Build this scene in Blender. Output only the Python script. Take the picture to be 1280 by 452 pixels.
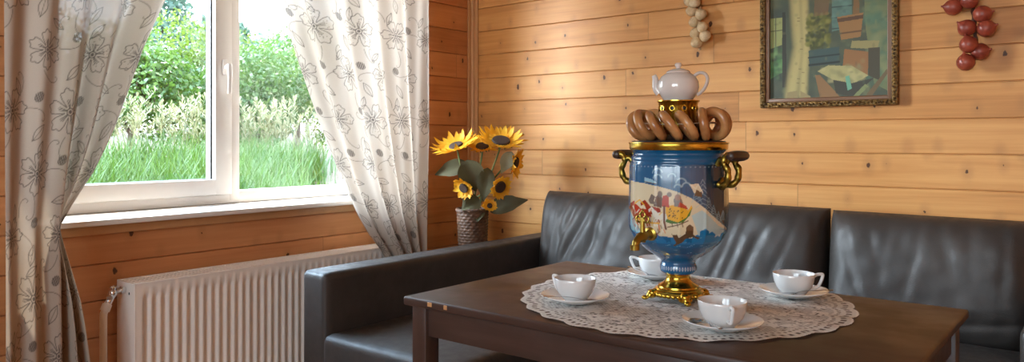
import bpy, bmesh, math, random
import numpy as np
from mathutils import Vector, Matrix

random.seed(7); RNG = np.random.default_rng(7)
for o in list(bpy.data.objects): bpy.data.objects.remove(o)
SC = bpy.context.scene
COL = SC.collection
R = math.radians
PI = math.pi

# ------------------------------------------------------------------ camera
cam_d = bpy.data.cameras.new('camera'); cam = bpy.data.objects.new('camera', cam_d); COL.objects.link(cam)
cam.location = (0, 0, 1.16); cam.rotation_euler = (R(90), 0, R(38.8))
cam_d.sensor_width = 36; cam_d.lens = 950 / 1280 * 36; cam_d.shift_y = -52 / 1280
cam_d.clip_start = .02; cam_d.clip_end = 200
SC.camera = cam

# ------------------------------------------------------------------ light
SKY = 4.3
GLOW = 6.5           # bright sky patch added over the garden, unseen, to light the back wall
SUN = 4.5
EXPOSURE = 1.60
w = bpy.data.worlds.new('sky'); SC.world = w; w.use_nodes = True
wn = w.node_tree.nodes; wl = w.node_tree.links; wn.clear()
wo = wn.new('ShaderNodeOutputWorld'); wb = wn.new('ShaderNodeBackground')
tc = wn.new('ShaderNodeTexCoord'); sx = wn.new('ShaderNodeSeparateXYZ'); cr = wn.new('ShaderNodeValToRGB')
wl.new(tc.outputs['Generated'], sx.inputs[0]); wl.new(sx.outputs[2], cr.inputs[0])
cr.color_ramp.elements[0].position = 0.0; cr.color_ramp.elements[0].color = (.88, .94, 1.0, 1)
cr.color_ramp.elements[1].position = .7; cr.color_ramp.elements[1].color = (.50, .72, 1.0, 1)
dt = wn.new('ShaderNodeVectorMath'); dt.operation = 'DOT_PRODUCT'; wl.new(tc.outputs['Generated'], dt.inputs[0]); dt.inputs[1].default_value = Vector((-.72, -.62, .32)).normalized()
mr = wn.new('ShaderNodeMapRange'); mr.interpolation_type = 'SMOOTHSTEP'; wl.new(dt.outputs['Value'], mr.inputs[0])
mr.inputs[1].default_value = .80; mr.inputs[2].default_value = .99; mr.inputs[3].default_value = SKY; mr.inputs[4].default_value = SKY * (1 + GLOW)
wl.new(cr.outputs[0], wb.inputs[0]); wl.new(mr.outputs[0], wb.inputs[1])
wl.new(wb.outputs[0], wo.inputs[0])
sd = bpy.data.lights.new('sun', 'SUN'); sd.energy = SUN; sd.angle = R(1.2); sd.color = (1, .93, .80)
sun = bpy.data.objects.new('sun', sd); COL.objects.link(sun); sun.location = (-6, 6, 9)
_el = R(65); _d = Vector((.74 * math.cos(_el), -.67 * math.cos(_el), -math.sin(_el)))
sun.rotation_euler = _d.to_track_quat('-Z', 'Y').to_euler()

def portal(name, loc, rot, sx_, sy_):
    l = bpy.data.lights.new(name, 'AREA'); l.shape = 'RECTANGLE'; l.size = sx_; l.size_y = sy_
    o = bpy.data.objects.new(name, l); COL.objects.link(o); o.location = loc; o.rotation_euler = rot
    l.cycles.is_portal = True
    return o
portal('window_portal', (-3.19, 1.75, 1.57), (0, R(-90), 0), 1.42, 1.62)
FW = (-1.5, .9, .85, 2.25)          # unseen window added behind the camera for fill: x0, x1, z0, z1
portal('window_portal', ((FW[0] + FW[1]) / 2, -2.36, (FW[2] + FW[3]) / 2), (R(90), 0, 0), FW[1] - FW[0], FW[3] - FW[2])

SC.view_settings.view_transform = 'Standard'; SC.view_settings.look = 'None'
SC.view_settings.exposure = EXPOSURE; SC.view_settings.gamma = 1; SC.view_settings.use_curve_mapping = False
SC.cycles.use_denoising = True
SC.cycles.max_bounces = 10; SC.cycles.diffuse_bounces = 6; SC.cycles.glossy_bounces = 4
SC.cycles.transparent_max_bounces = 16; SC.cycles.transmission_bounces = 6
SC.cycles.sample_clamp_indirect = 12; SC.cycles.caustics_reflective = False; SC.cycles.caustics_refractive = False

# ------------------------------------------------------------------ helpers
def tag(o, label=None, cat=None, group=None, kind=None):
    if label: o['label'] = label
    if cat: o['category'] = cat
    if group: o['group'] = group
    if kind: o['kind'] = kind
    return o

def thing(name, label, cat, loc=(0, 0, 0), rz=0, group=None, kind=None, parent=None):
    o = bpy.data.objects.new(name, None); COL.objects.link(o)
    o.empty_display_size = .05; o.location = loc; o.rotation_euler = (0, 0, rz)
    if parent: o.parent = parent
    return tag(o, label, cat, group, kind)

def copy_tree(o, parent=None):
    c = o.copy(); COL.objects.link(c)
    if parent is not None: c.parent = parent
    for ch in list(o.children): copy_tree(ch, c)
    return c

def raw_mesh(name, V, F4):
    """fast quad mesh"""
    me = bpy.data.meshes.new(name); V = np.asarray(V, np.float32); F4 = np.asarray(F4, np.int32)
    me.vertices.add(len(V)); me.vertices.foreach_set('co', V.ravel())
    me.loops.add(F4.size); me.loops.foreach_set('vertex_index', F4.ravel())
    me.polygons.add(len(F4)); k = F4.shape[1]
    me.polygons.foreach_set('loop_start', np.arange(0, F4.size, k, dtype=np.int32))
    try: me.polygons.foreach_set('loop_total', np.full(len(F4), k, np.int32))
    except Exception: pass
    me.update(calc_edges=True); me.validate()
    return me

def link(name, me, mat, parent=None, smooth=True, angle=40):
    o = bpy.data.objects.new(name, me); COL.objects.link(o)
    if mat is not None: me.materials.append(mat)
    if smooth:
        me.polygons.foreach_set('use_smooth', np.ones(len(me.polygons), bool))
        if angle: me.set_sharp_from_angle(angle=R(angle))
    if parent is not None: o.parent = parent
    return o

def grid_faces(ny, nx, wrap=False):
    i = np.arange(ny - 1)[:, None]; j = np.arange(nx if wrap else nx - 1)[None, :]
    j2 = (j + 1) % nx
    return np.stack([i * nx + j, i * nx + j2, (i + 1) * nx + j2, (i + 1) * nx + j], -1).reshape(-1, 4)

def set_paint(me, rgb):
    a = me.attributes.new('paint', 'FLOAT_COLOR', 'POINT')
    c = np.ones((len(me.vertices), 4), np.float32); c[:, :3] = rgb.reshape(-1, 3)
    a.data.foreach_set('color', c.ravel())

class MB:
    def __init__(s): s.V = []; s.F = []
    def add(s, V, F, M=None):
        b = len(s.V)
        if M is not None: V = [M @ Vector(v) for v in V]
        s.V += [tuple(v) for v in V]; s.F += [tuple(b + i for i in f) for f in F]; return s
    def box(s, x0, x1, y0, y1, z0, z1, bev=0, seg=2, M=None):
        bm = bmesh.new(); bmesh.ops.create_cube(bm, size=1)
        for v in bm.verts: v.co = Vector(((x0 + x1) / 2 + v.co.x * (x1 - x0), (y0 + y1) / 2 + v.co.y * (y1 - y0), (z0 + z1) / 2 + v.co.z * (z1 - z0)))
        if bev: bmesh.ops.bevel(bm, geom=bm.edges[:], offset=bev, segments=seg, profile=.5, affect='EDGES')
        bm.verts.index_update(); V = [v.co.copy() for v in bm.verts]; F = [[v.index for v in f.verts] for f in bm.faces]; bm.free()
        return s.add(V, F, M)
    def lathe(s, prof, n=32, M=None, mod=None):
        V = []; F = []
        for (r, z) in prof:
            for k in range(n):
                a = 2 * PI * k / n; rr = r * (mod(a, z) if mod else 1)
                V.append((rr * math.cos(a), rr * math.sin(a), z))
        for i in range(len(prof) - 1):
            for k in range(n):
                k2 = (k + 1) % n
                F.append((i * n + k, i * n + k2, (i + 1) * n + k2, (i + 1) * n + k))
        if prof[0][0] > 1e-4: F.append(tuple(range(n - 1, -1, -1)))
        if prof[-1][0] > 1e-4: F.append(tuple((len(prof) - 1) * n + k for k in range(n)))
        return s.add(V, F, M)
    def tube(s, pts, rad, n=8, M=None, flat=None, cap=True):
        pts = [Vector(p) for p in pts]; m = len(pts)
        rr = rad if hasattr(rad, '__len__') else [rad] * m
        V = []; F = []; up = None
        for i in range(m):
            t = (pts[min(i + 1, m - 1)] - pts[max(i - 1, 0)]).normalized()
            if up is None: up = Vector((0, 0, 1)) if abs(t.z) < .9 else Vector((1, 0, 0))
            x = t.cross(up)
            if x.length < 1e-5: x = t.orthogonal()
            x.normalize(); y = x.cross(t).normalized(); up = y
            for k in range(n):
                a = 2 * PI * k / n
                fx, fy = flat if flat else (1, 1)
                V.append(pts[i] + x * (math.cos(a) * rr[i] * fx) + y * (math.sin(a) * rr[i] * fy))
        for i in range(m - 1):
            for k in range(n):
                k2 = (k + 1) % n; F.append((i * n + k, i * n + k2, (i + 1) * n + k2, (i + 1) * n + k))
        if cap: F.append(tuple(range(n - 1, -1, -1))); F.append(tuple((m - 1) * n + k for k in range(n)))
        return s.add(V, F, M)
    def torus(s, R_, r_, n=28, m=12, M=None, sq=1):
        V = [((R_ + r_ * math.cos(b)) * math.cos(a), (R_ + r_ * math.cos(b)) * math.sin(a), r_ * sq * math.sin(b)) for a in np.linspace(0, 2 * PI, n, endpoint=False) for b in np.linspace(0, 2 * PI, m, endpoint=False)]
        F = [(i * m + j, ((i + 1) % n) * m + j, ((i + 1) % n) * m + (j + 1) % m, i * m + (j + 1) % m) for i in range(n) for j in range(m)]
        return s.add(V, F, M)
    def sphere(s, c, rx, ry=None, rz=None, n=16, m=10, M=None):
        ry = ry or rx; rz = rz or rx
        V = [(c[0], c[1], c[2] - rz)]; F = []
        for i in range(1, m):
            b = -PI / 2 + PI * i / m
            for k in range(n):
                a = 2 * PI * k / n; V.append((c[0] + rx * math.cos(b) * math.cos(a), c[1] + ry * math.cos(b) * math.sin(a), c[2] + rz * math.sin(b)))
        V.append((c[0], c[1], c[2] + rz)); t = len(V) - 1
        for k in range(n):
            F.append((0, 1 + (k + 1) % n, 1 + k)); F.append((t, 1 + (m - 2) * n + k, 1 + (m - 2) * n + (k + 1) % n))
            for i in range(m - 2):
                F.append((1 + i * n + k, 1 + i * n + (k + 1) % n, 1 + (i + 1) * n + (k + 1) % n, 1 + (i + 1) * n + k))
        return s.add(V, F, M)
    def prism(s, poly, h0, h1, M=None):
        n = len(poly); V = [(x, y, h0) for x, y in poly] + [(x, y, h1) for x, y in poly]
        F = [tuple(range(n - 1, -1, -1)), tuple(range(n, 2 * n))] + [(i, (i + 1) % n, n + (i + 1) % n, n + i) for i in range(n)]
        return s.add(V, F, M)
    def build(s, name, mat, parent=None, smooth=True, angle=40, weld=True, bevel=0, subsurf=0):
        me = bpy.data.meshes.new(name); me.from_pydata(s.V, [], s.F)
        if weld:
            bm = bmesh.new(); bm.from_mesh(me); bmesh.ops.remove_doubles(bm, verts=bm.verts[:], dist=1e-5)
            bmesh.ops.recalc_face_normals(bm, faces=bm.faces[:]); bm.to_mesh(me); bm.free()
        o = link(name, me, mat, parent, smooth, angle)
        if bevel:
            md = o.modifiers.new('b', 'BEVEL'); md.width = bevel; md.segments = 2; md.limit_method = 'ANGLE'
        if subsurf:
            md = o.modifiers.new('s', 'SUBSURF'); md.levels = subsurf; md.render_levels = subsurf
        return o

def catmull(P, n=8, closed=False):
    P = [Vector(p) for p in P]; out = []; m = len(P)
    rng = range(m) if closed else range(m - 1)
    for i in rng:
        if closed: p0, p1, p2, p3 = P[(i - 1) % m], P[i], P[(i + 1) % m], P[(i + 2) % m]
        else: p0, p1, p2, p3 = P[max(i - 1, 0)], P[i], P[i + 1], P[min(i + 2, m - 1)]
        for k in range(n):
            t = k / n
            out.append(.5 * ((2 * p1) + (p2 - p0) * t + (2 * p0 - 5 * p1 + 4 * p2 - p3) * t * t + (3 * p1 - p0 - 3 * p2 + p3) * t ** 3))
    if not closed: out.append(P[-1])
    return out

def lin(c):
    """sRGB 0-255 -> linear"""
    return tuple((x / 255 / 12.92) if x / 255 <= .04045 else ((x / 255 + .055) / 1.055) ** 2.4 for x in c)

class Canvas:
    """a drawing over a regular (u, v) lattice; its colours go to a surface's points"""
    def __init__(s, u, v, base):
        s.u = np.asarray(u, float); s.v = np.asarray(v, float); s.c = np.empty((len(v), len(u), 3)); s.c[:] = base
    def win(s, u0, u1, v0, v1):
        i0, i1 = np.searchsorted(s.u, [u0, u1]); j0, j1 = np.searchsorted(s.v, [v0, v1])
        return slice(max(j0 - 1, 0), j1 + 1), slice(max(i0 - 1, 0), i1 + 1)
    def mix(s, sl, a, col):
        a = a[..., None]; s.c[sl] = s.c[sl] * (1 - a) + np.asarray(col) * a
    def poly(s, P, col, a=1):
        P = np.asarray(P, float); sl = s.win(P[:, 0].min(), P[:, 0].max(), P[:, 1].min(), P[:, 1].max())
        U, V = np.meshgrid(s.u[sl[1]], s.v[sl[0]]); ins = np.zeros(U.shape, bool); n = len(P)
        for i in range(n):
            x1, y1 = P[i]; x2, y2 = P[(i + 1) % n]
            if y1 == y2: continue
            ins ^= ((y1 > V) != (y2 > V)) & (U < (x2 - x1) * (V - y1) / (y2 - y1) + x1)
        s.mix(sl, ins * float(a), col)
    def ell(s, c, ru, rv, col, a=1, soft=.15):
        sl = s.win(c[0] - ru * 1.3, c[0] + ru * 1.3, c[1] - rv * 1.3, c[1] + rv * 1.3)
        U, V = np.meshgrid(s.u[sl[1]], s.v[sl[0]]); d = np.sqrt(((U - c[0]) / ru) ** 2 + ((V - c[1]) / rv) ** 2)
        s.mix(sl, np.clip((1 + soft - d) / (2 * soft), 0, 1) * a, col)
    def line(s, P, wd, col, a=1):
        P = np.asarray(P, float)
        sl = s.win(P[:, 0].min() - 2 * wd, P[:, 0].max() + 2 * wd, P[:, 1].min() - 2 * wd, P[:, 1].max() + 2 * wd)
        U, V = np.meshgrid(s.u[sl[1]], s.v[sl[0]])
        if U.size == 0: return
        D = np.full(U.shape, 1e9)
        for i in range(len(P) - 1):
            p = P[i]; q = P[i + 1]; e = q - p; L = max(e @ e, 1e-12)
            t = np.clip(((U - p[0]) * e[0] + (V - p[1]) * e[1]) / L, 0, 1)
            D = np.minimum(D, np.hypot(U - p[0] - t * e[0], V - p[1] - t * e[1]))
        s.mix(sl, np.clip(1.5 - D / wd, 0, 1) * a, col)

# ------------------------------------------------------------------ materials
class NT:
    def __init__(s, name):
        s.m = bpy.data.materials.new(name); s.m.use_nodes = True; s.t = s.m.node_tree
        s.b = s.t.nodes['Principled BSDF']; s.out = s.t.nodes['Material Output']
    def n(s, typ, **k):
        x = s.t.nodes.new('ShaderNode' + typ)
        for a, v in k.items(): setattr(x, a, v)
        return x
    def plug(s, sock, v):
        if hasattr(v, 'is_linked') or isinstance(v, bpy.types.NodeSocket): s.t.links.new(v, sock)
        else: sock.default_value = v
    def math(s, op, a, b=0.0, c=0.0, clamp=False):
        x = s.n('Math', operation=op, use_clamp=clamp)
        for i, v in enumerate((a, b, c)): s.plug(x.inputs[i], v)
        return x.outputs[0]
    def xyz(s, a, b, c=0.0):
        x = s.n('CombineXYZ')
        for i, v in enumerate((a, b, c)): s.plug(x.inputs[i], v)
        return x.outputs[0]
    def coords(s, kind='Object'):
        x = s.n('TexCoord'); return x.outputs[kind]
    def sep(s, v):
        x = s.n('SeparateXYZ'); s.plug(x.inputs[0], v); return x.outputs
    def noise(s, vec, scale, detail=3, rough=.5, dist=0.0):
        x = s.n('TexNoise'); s.plug(x.inputs['Vector'], vec); x.inputs['Scale'].default_value = scale
        x.inputs['Detail'].default_value = detail; x.inputs['Roughness'].default_value = rough; x.inputs['Distortion'].default_value = dist
        return x.outputs[0]
    def ramp(s, f, stops):
        x = s.n('ValToRGB'); s.plug(x.inputs[0], f); e = x.color_ramp.elements
        while len(e) < len(stops): e.new(.5)
        for i, (p, c) in enumerate(stops): e[i].position = p; e[i].color = (*c, 1) if len(c) == 3 else c
        return x.outputs[0]
    def mix(s, f, a, b, mode='MIX'):
        x = s.n('Mix', data_type='RGBA', blend_type=mode); s.plug(x.inputs[0], f)
        for i, v in ((6, a), (7, b)):
            s.plug(x.inputs[i], (*v, 1) if isinstance(v, tuple) and len(v) == 3 else v)
        return x.outputs[2]
    def maprange(s, v, a, b, c=0.0, d=1.0, smooth=True):
        x = s.n('MapRange', interpolation_type='SMOOTHSTEP' if smooth else 'LINEAR')
        for i, q in enumerate((v, a, b, c, d)): s.plug(x.inputs[i], q)
        return x.outputs[0]
    def bump(s, h, strength=.3, dist=.01):
        x = s.n('Bump'); s.plug(x.inputs['Height'], h); x.inputs['Strength'].default_value = strength; x.inputs['Distance'].default_value = dist
        s.t.links.new(x.outputs[0], s.b.inputs['Normal']); return x
    def set(s, **k):
        for a, v in k.items():
            sock = s.b.inputs[a.replace('_', ' ')]
            if isinstance(v, tuple) and len(v) == 3: v = (*v, 1)
            s.plug(sock, v)
        return s

def simple(name, col, rough=.5, metal=0.0, var=.12, scale=18, bump=0, bscale=60, **k):
    n = NT(name); c = n.coords(); f = n.noise(c, scale, 3)
    a = tuple(x * (1 - var) for x in col); b = tuple(min(1, x * (1 + var)) for x in col)
    n.set(Base_Color=n.mix(f, a, b), Roughness=rough, Metallic=metal, **k)
    if bump: n.bump(n.noise(c, bscale, 4), bump, .004)
    return n.m

PITCH, Z0 = .134, .0325
def plank_mat(name, axis, base=((.36, .140, .036), (.60, .275, .080), (.74, .39, .135)), rough=.48):
    n = NT(name); P = n.sep(n.coords()); u = P[axis]; z = P[2]
    pz = n.math('DIVIDE', n.math('SUBTRACT', z, Z0), PITCH); idx = n.math('FLOOR', pz)
    wn_ = n.n('TexWhiteNoise', noise_dimensions='1D'); n.plug(wn_.inputs['W'], idx); rnd = wn_.outputs[0]
    ub = n.math('ADD', n.math('DIVIDE', u, 2.3), n.math('MULTIPLY', rnd, 7.0)); bid = n.math('FLOOR', ub)
    w2 = n.n('TexWhiteNoise', noise_dimensions='2D'); n.plug(w2.inputs['Vector'], n.xyz(idx, bid)); rb = w2.outputs[0]
    off = n.math('MULTIPLY', rb, 31.0)
    gv = n.xyz(n.math('ADD', n.math('MULTIPLY', u, 1.1), off), n.math('MULTIPLY', z, 20.0), off)
    g1 = n.noise(gv, 1.0, 4, .55, .6)
    gv2 = n.xyz(n.math('ADD', n.math('MULTIPLY', u, 3.0), off), n.math('MULTIPLY', z, 95.0), off)
    g2 = n.noise(gv2, 1.0, 3, .6, .3)
    blot = n.noise(n.xyz(n.math('MULTIPLY', u, 2.2), n.math('MULTIPLY', z, 5.0), off), 1.0, 2)
    t = n.math('ADD', n.math('MULTIPLY', g1, .60), n.math('ADD', n.math('MULTIPLY', g2, .24), n.math('ADD', n.math('MULTIPLY', rb, .16), n.math('MULTIPLY', blot, .22))))
    colr = n.ramp(t, [(.30, base[0]), (.55, base[1]), (.80, base[2])])
    # knots
    vo = n.n('TexVoronoi', voronoi_dimensions='2D'); vo.inputs['Scale'].default_value = 1.0; vo.inputs['Randomness'].default_value = .85
    kv = n.xyz(n.math('ADD', n.math('DIVIDE', u, .19), n.math('MULTIPLY', rnd, 5.0)), n.math('ADD', pz, 0.0))
    n.plug(vo.inputs['Vector'], kv)
    q = n.n('VectorMath', operation='SUBTRACT'); n.plug(q.inputs[0], kv); n.plug(q.inputs[1], vo.outputs['Position'])
    q2 = n.n('VectorMath', operation='MULTIPLY'); n.plug(q2.inputs[0], q.outputs[0]); q2.inputs[1].default_value = (.19, .134 * .62, 0)
    q3 = n.n('VectorMath', operation='LENGTH'); n.plug(q3.inputs[0], q2.outputs[0])
    cs = n.sep(vo.outputs['Color']); wob = n.math('MULTIPLY', n.noise(n.coords(), 75, 3, .6), .014)
    dist = n.math('ADD', q3.outputs['Value'], wob)
    size = n.maprange(cs[0], .2, 1.0, .0070, .0155, False)
    keep = n.math('GREATER_THAN', cs[1], .30); knot = n.math('MULTIPLY', n.maprange(n.math('SUBTRACT', dist, size), .0016, -.0012), keep)
    halo = n.math('MULTIPLY', n.maprange(n.math('SUBTRACT', dist, size), .03, 0.0), .35)
    colr = n.mix(halo, colr, (.36, .16, .055)); colr = n.mix(n.math('MULTIPLY', knot, .95), colr, (.060, .020, .007))
    fb = n.math('FRACT', ub); joint = n.maprange(n.math('ABSOLUTE', n.math('SUBTRACT', fb, .5)), .4991, .4996)
    colr = n.mix(n.math('MULTIPLY', joint, .55), colr, (.16, .07, .028))
    n.set(Base_Color=colr, Roughness=rough, Specular_IOR_Level=.35)
    n.bump(n.math('ADD', g2, n.math('MULTIPLY', knot, -.5)), .12, .003)
    return n.m

def dark_wood(name, axis=0, c0=(.045, .024, .018), c1=(.078, .043, .033), rough=.36):
    n = NT(name); P = n.sep(n.coords()); o = [P[0], P[1], P[2]]
    sc = [34.0, 34.0, 34.0]; sc[axis] = 2.2
    v = n.xyz(*[n.math('MULTIPLY', o[i], sc[i]) for i in range(3)])
    g = n.noise(v, 1.0, 5, .6, .8); g2 = n.noise(n.coords(), 7.0, 3)
    c = n.ramp(n.math('ADD', n.math('MULTIPLY', g, .65), n.math('MULTIPLY', g2, .35)), [(.30, c0), (.72, c1)])
    n.set(Base_Color=c, Roughness=n.maprange(g2, .3, .7, rough - .05, rough + .12), Specular_IOR_Level=.5)
    n.bump(g, .10, .002); return n.m

M = {}
M['wall_b'] = plank_mat('pine_back', 0)
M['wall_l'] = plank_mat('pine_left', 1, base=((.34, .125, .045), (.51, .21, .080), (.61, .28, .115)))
M['pine_trim'] = simple('pine_trim', (.56, .30, .13), .42, bump=.05)
M['floor'] = dark_wood('floor_boards', 1, (.16, .07, .03), (.32, .16, .075), .4)
M['ceil'] = simple('ceiling_pine', (.62, .42, .24), .6)
M['pvc'] = simple('white_pvc', (.58, .52, .47), .28, var=.02)
M['sill'] = simple('white_sill', (.74, .70, .66), .3, var=.02)
M['gasket'] = simple('gasket', (.01, .012, .015), .5)
M['enamel'] = simple('radiator_enamel', (.88, .82, .76), .32, var=.03)
M['chrome'] = simple('chrome', (.75, .75, .76), .18, 1.0, var=.04)
M['pipe'] = simple('white_pipe', (.82, .76, .70), .35, var=.03)
M['dark'] = simple('dark_gap', (.02, .018, .016), .6)
M['table'] = dark_wood('table_wood', 0)
M['table_y'] = dark_wood('table_wood_side', 1)
M['table_z'] = dark_wood('table_leg_wood', 2)
M['gold'] = simple('gilded_brass', (.58, .37, .05), .22, 1.0, var=.15, scale=40, bump=.04, bscale=60)
M['gold_dull'] = simple('aged_brass', (.34, .235, .045), .34, 1.0, var=.25, scale=40, bump=.1, bscale=90)
M['grip'] = simple('dark_grip', (.05, .028, .02), .35)
M['black_metal'] = simple('black_metal', (.02, .018, .02), .3)
M['china'] = simple('white_china', (.74, .75, .75), .10, var=.02, Coat_Weight=.5, Coat_Roughness=.03)
M['china_grey'] = simple('grey_white_china', (.68, .63, .60), .07, var=.02, Coat_Weight=.6, Coat_Roughness=.03)
M['steel'] = simple('spoon_steel', (.50, .50, .51), .26, 1.0, var=.03)
def bagel_mat():
    n = NT('baked_dough'); f = n.noise(n.coords(), 28, 4)
    n.set(Base_Color=n.ramp(f, [(.3, (.34, .13, .040)), (.7, (.58, .29, .11))]), Roughness=.32, Coat_Weight=.25)
    n.bump(n.noise(n.coords(), 160, 3), .05, .002); return n.m
M['bagel'] = bagel_mat()
M['string'] = simple('string', (.62, .48, .34), .8)
def leather(name):
    n = NT(name); c = n.coords(); v = n.n('TexVoronoi', feature='F1'); v.inputs['Scale'].default_value = 260; n.plug(v.inputs['Vector'], c)
    f = n.noise(c, 5, 4, .6); f2 = n.noise(c, 26, 4, .6)
    n.set(Base_Color=n.ramp(f, [(.3, (.030, .025, .022)), (.7, (.050, .041, .036))]), Roughness=n.maprange(f2, .3, .7, .46, .60), Specular_IOR_Level=.5)
    n.bump(n.math('ADD', n.math('MULTIPLY', v.outputs['Distance'], .35), n.math('MULTIPLY', f2, 1.2)), .25, .004); return n.m
M['leather'] = leather('dark_brown_leather')
def painted(name, rough=.5, weave=0, trans=0, coat=0, **k):
    n = NT(name); a = n.n('Attribute', attribute_name='paint'); c = a.outputs['Color']
    if weave:
        P = n.sep(n.coords()); f = n.noise(n.xyz(n.math('MULTIPLY', P[1], 500), n.math('MULTIPLY', P[2], 90)), 1, 2)
        f2 = n.noise(n.xyz(n.math('MULTIPLY', P[1], 60), n.math('MULTIPLY', P[2], 420)), 1, 2)
        c = n.mix(n.math('MULTIPLY', n.math('ADD', f, f2), .14), c, (.30, .25, .21))
    n.set(Base_Color=c, Roughness=rough, **k)
    if coat: n.set(Coat_Weight=coat, Coat_Roughness=.04)
    if trans:
        t = n.n('BsdfTranslucent'); n.plug(t.inputs[0], c); m = n.n('MixShader'); m.inputs[0].default_value = trans
        n.t.links.new(n.b.outputs[0], m.inputs[1]); n.t.links.new(t.outputs[0], m.inputs[2])
        tr = n.n('BsdfTransparent'); m2 = n.n('MixShader'); m2.inputs[0].default_value = .02
        n.t.links.new(m.outputs[0], m2.inputs[1]); n.t.links.new(tr.outputs[0], m2.inputs[2]); n.t.links.new(m2.outputs[0], n.out.inputs[0])
    return n.m
M['curtain'] = painted('sheer_linen', .8, weave=1, trans=.27)
M['samovar_paint'] = painted('lacquer_painting', .20, coat=.6)
M['canvas'] = painted('painted_canvas', .45)
def glass_mat():
    n = NT('window_glass'); g = n.n('BsdfGlossy'); g.inputs['Roughness'].default_value = .02
    t = n.n('BsdfTransparent'); t.inputs[0].default_value = (.96, .98, .97, 1); m = n.n('MixShader'); m.inputs[0].default_value = .035; n.t.links.new(t.outputs[0], m.inputs[1]); n.t.links.new(g.outputs[0], m.inputs[2])
    n.t.links.new(m.outputs[0], n.out.inputs[0]); return n.m
M['glass'] = glass_mat()
def lace_mat():
    n = NT('lace'); a = n.n('Attribute', attribute_name='paint'); d = n.sep(a.outputs['Color'])[0]
    f = n.noise(n.coords(), 240, 2)
    n.set(Base_Color=n.mix(f, (.78, .76, .72), (.93, .92, .89)), Roughness=.8); n.bump(n.math('ADD', d, f), .5, .003)
    tr = n.n('BsdfTransparent'); m = n.n('MixShader')
    n.plug(m.inputs[0], d); n.t.links.new(tr.outputs[0], m.inputs[1]); n.t.links.new(n.b.outputs[0], m.inputs[2]); n.t.links.new(m.outputs[0], n.out.inputs[0])
    return n.m
M['lace'] = lace_mat()
def leafy(name, c0, c1, trans=.35, rough=.45, scale=3.0):
    n = NT(name); f = n.noise(n.coords(), scale, 3)
    c = n.ramp(f, [(.3, c0), (.7, c1)]); n.set(Base_Color=c, Roughness=rough)
    if trans:
        t = n.n('BsdfTranslucent'); n.plug(t.inputs[0], c); m = n.n('MixShader'); m.inputs[0].default_value = trans
        n.t.links.new(n.b.outputs[0], m.inputs[1]); n.t.links.new(t.outputs[0], m.inputs[2]); n.t.links.new(m.outputs[0], n.out.inputs[0])
    return n.m
M['petal'] = leafy('petal', (.80, .36, .012), (.90, .52, .03), .3, .6, 14)
M['disc'] = simple('seed_disc', (.045, .022, .012), .8, bump=.6, bscale=160)
M['leaf'] = leafy('flower_leaf', (.060, .050, .020), (.105, .092, .040), .15, .8, 9)
M['leaf_pale'] = leafy('flower_leaf_pale', (.26, .26, .16), (.38, .37, .25), .2, .6, 9)
M['stem'] = simple('stem', (.12, .16, .045), .6)
def wicker_mat():
    n = NT('wicker'); c = n.coords(); f = n.noise(c, 40, 3)
    n.set(Base_Color=n.ramp(f, [(.3, (.07, .030, .013)), (.7, (.15, .070, .034))]), Roughness=.6); n.bump(f, .3, .003); return n.m
M['wicker'] = wicker_mat()
def bulb_mat(name, c0, c1, rough):
    n = NT(name); P = n.sep(n.coords()); f = n.noise(n.coords(), 26, 4, .6, 1.0)
    n.set(Base_Color=n.ramp(f, [(.3, c0), (.7, c1)]), Roughness=rough); n.bump(f, .2, .003); return n.m
M['onion'] = bulb_mat('onion_skin', (.20, .030, .018), (.42, .085, .045), .38)
M['garlic'] = bulb_mat('garlic_skin', (.50, .34, .17), (.78, .62, .40), .55)
M['braid'] = simple('dry_braid', (.10, .035, .02), .8)
M['braid_pale'] = simple('pale_braid', (.45, .30, .15), .8)
M['frame'] = None
def frame_mat():
    n = NT('gilded_frame'); f = n.noise(n.coords(), 90, 4, .6); g = n.noise(n.coords(), 30, 3)
    n.set(Base_Color=n.ramp(f, [(.35, (.035, .018, .008)), (.66, (.34, .20, .06))]), Roughness=.38, Metallic=.65)
    n.bump(f, .8, .006); return n.m
M['frame'] = frame_mat()
M['slip'] = simple('brown_slip', (.20, .10, .05), .4, bump=.1)
M['lawn'] = leafy('lawn', (.028, .075, .008), (.070, .135, .018), .3, .6, 1.2)
M['plume'] = leafy('plume', (.13, .14, .06), (.27, .26, .14), .3, .7, 2)
M['bush_a'] = leafy('bush_green', (.025, .07, .010), (.085, .155, .024), .4, .4, 2.0)
M['bush_b'] = leafy('bush_bright', (.05, .10, .010), (.13, .18, .025), .45, .4, 2.0)
M['tree'] = leafy('tree_haze_tint', (.035, .085, .062), (.09, .16, .11), .3, .5, 1.0)  # bluish tint of distance haze is mixed into the leaf colour
M['bark'] = simple('bark', (.09, .065, .045), .9, bump=.5)
M['earth'] = simple('earth', (.060, .041, .025), .95, var=.25, scale=3, bump=.3)

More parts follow.
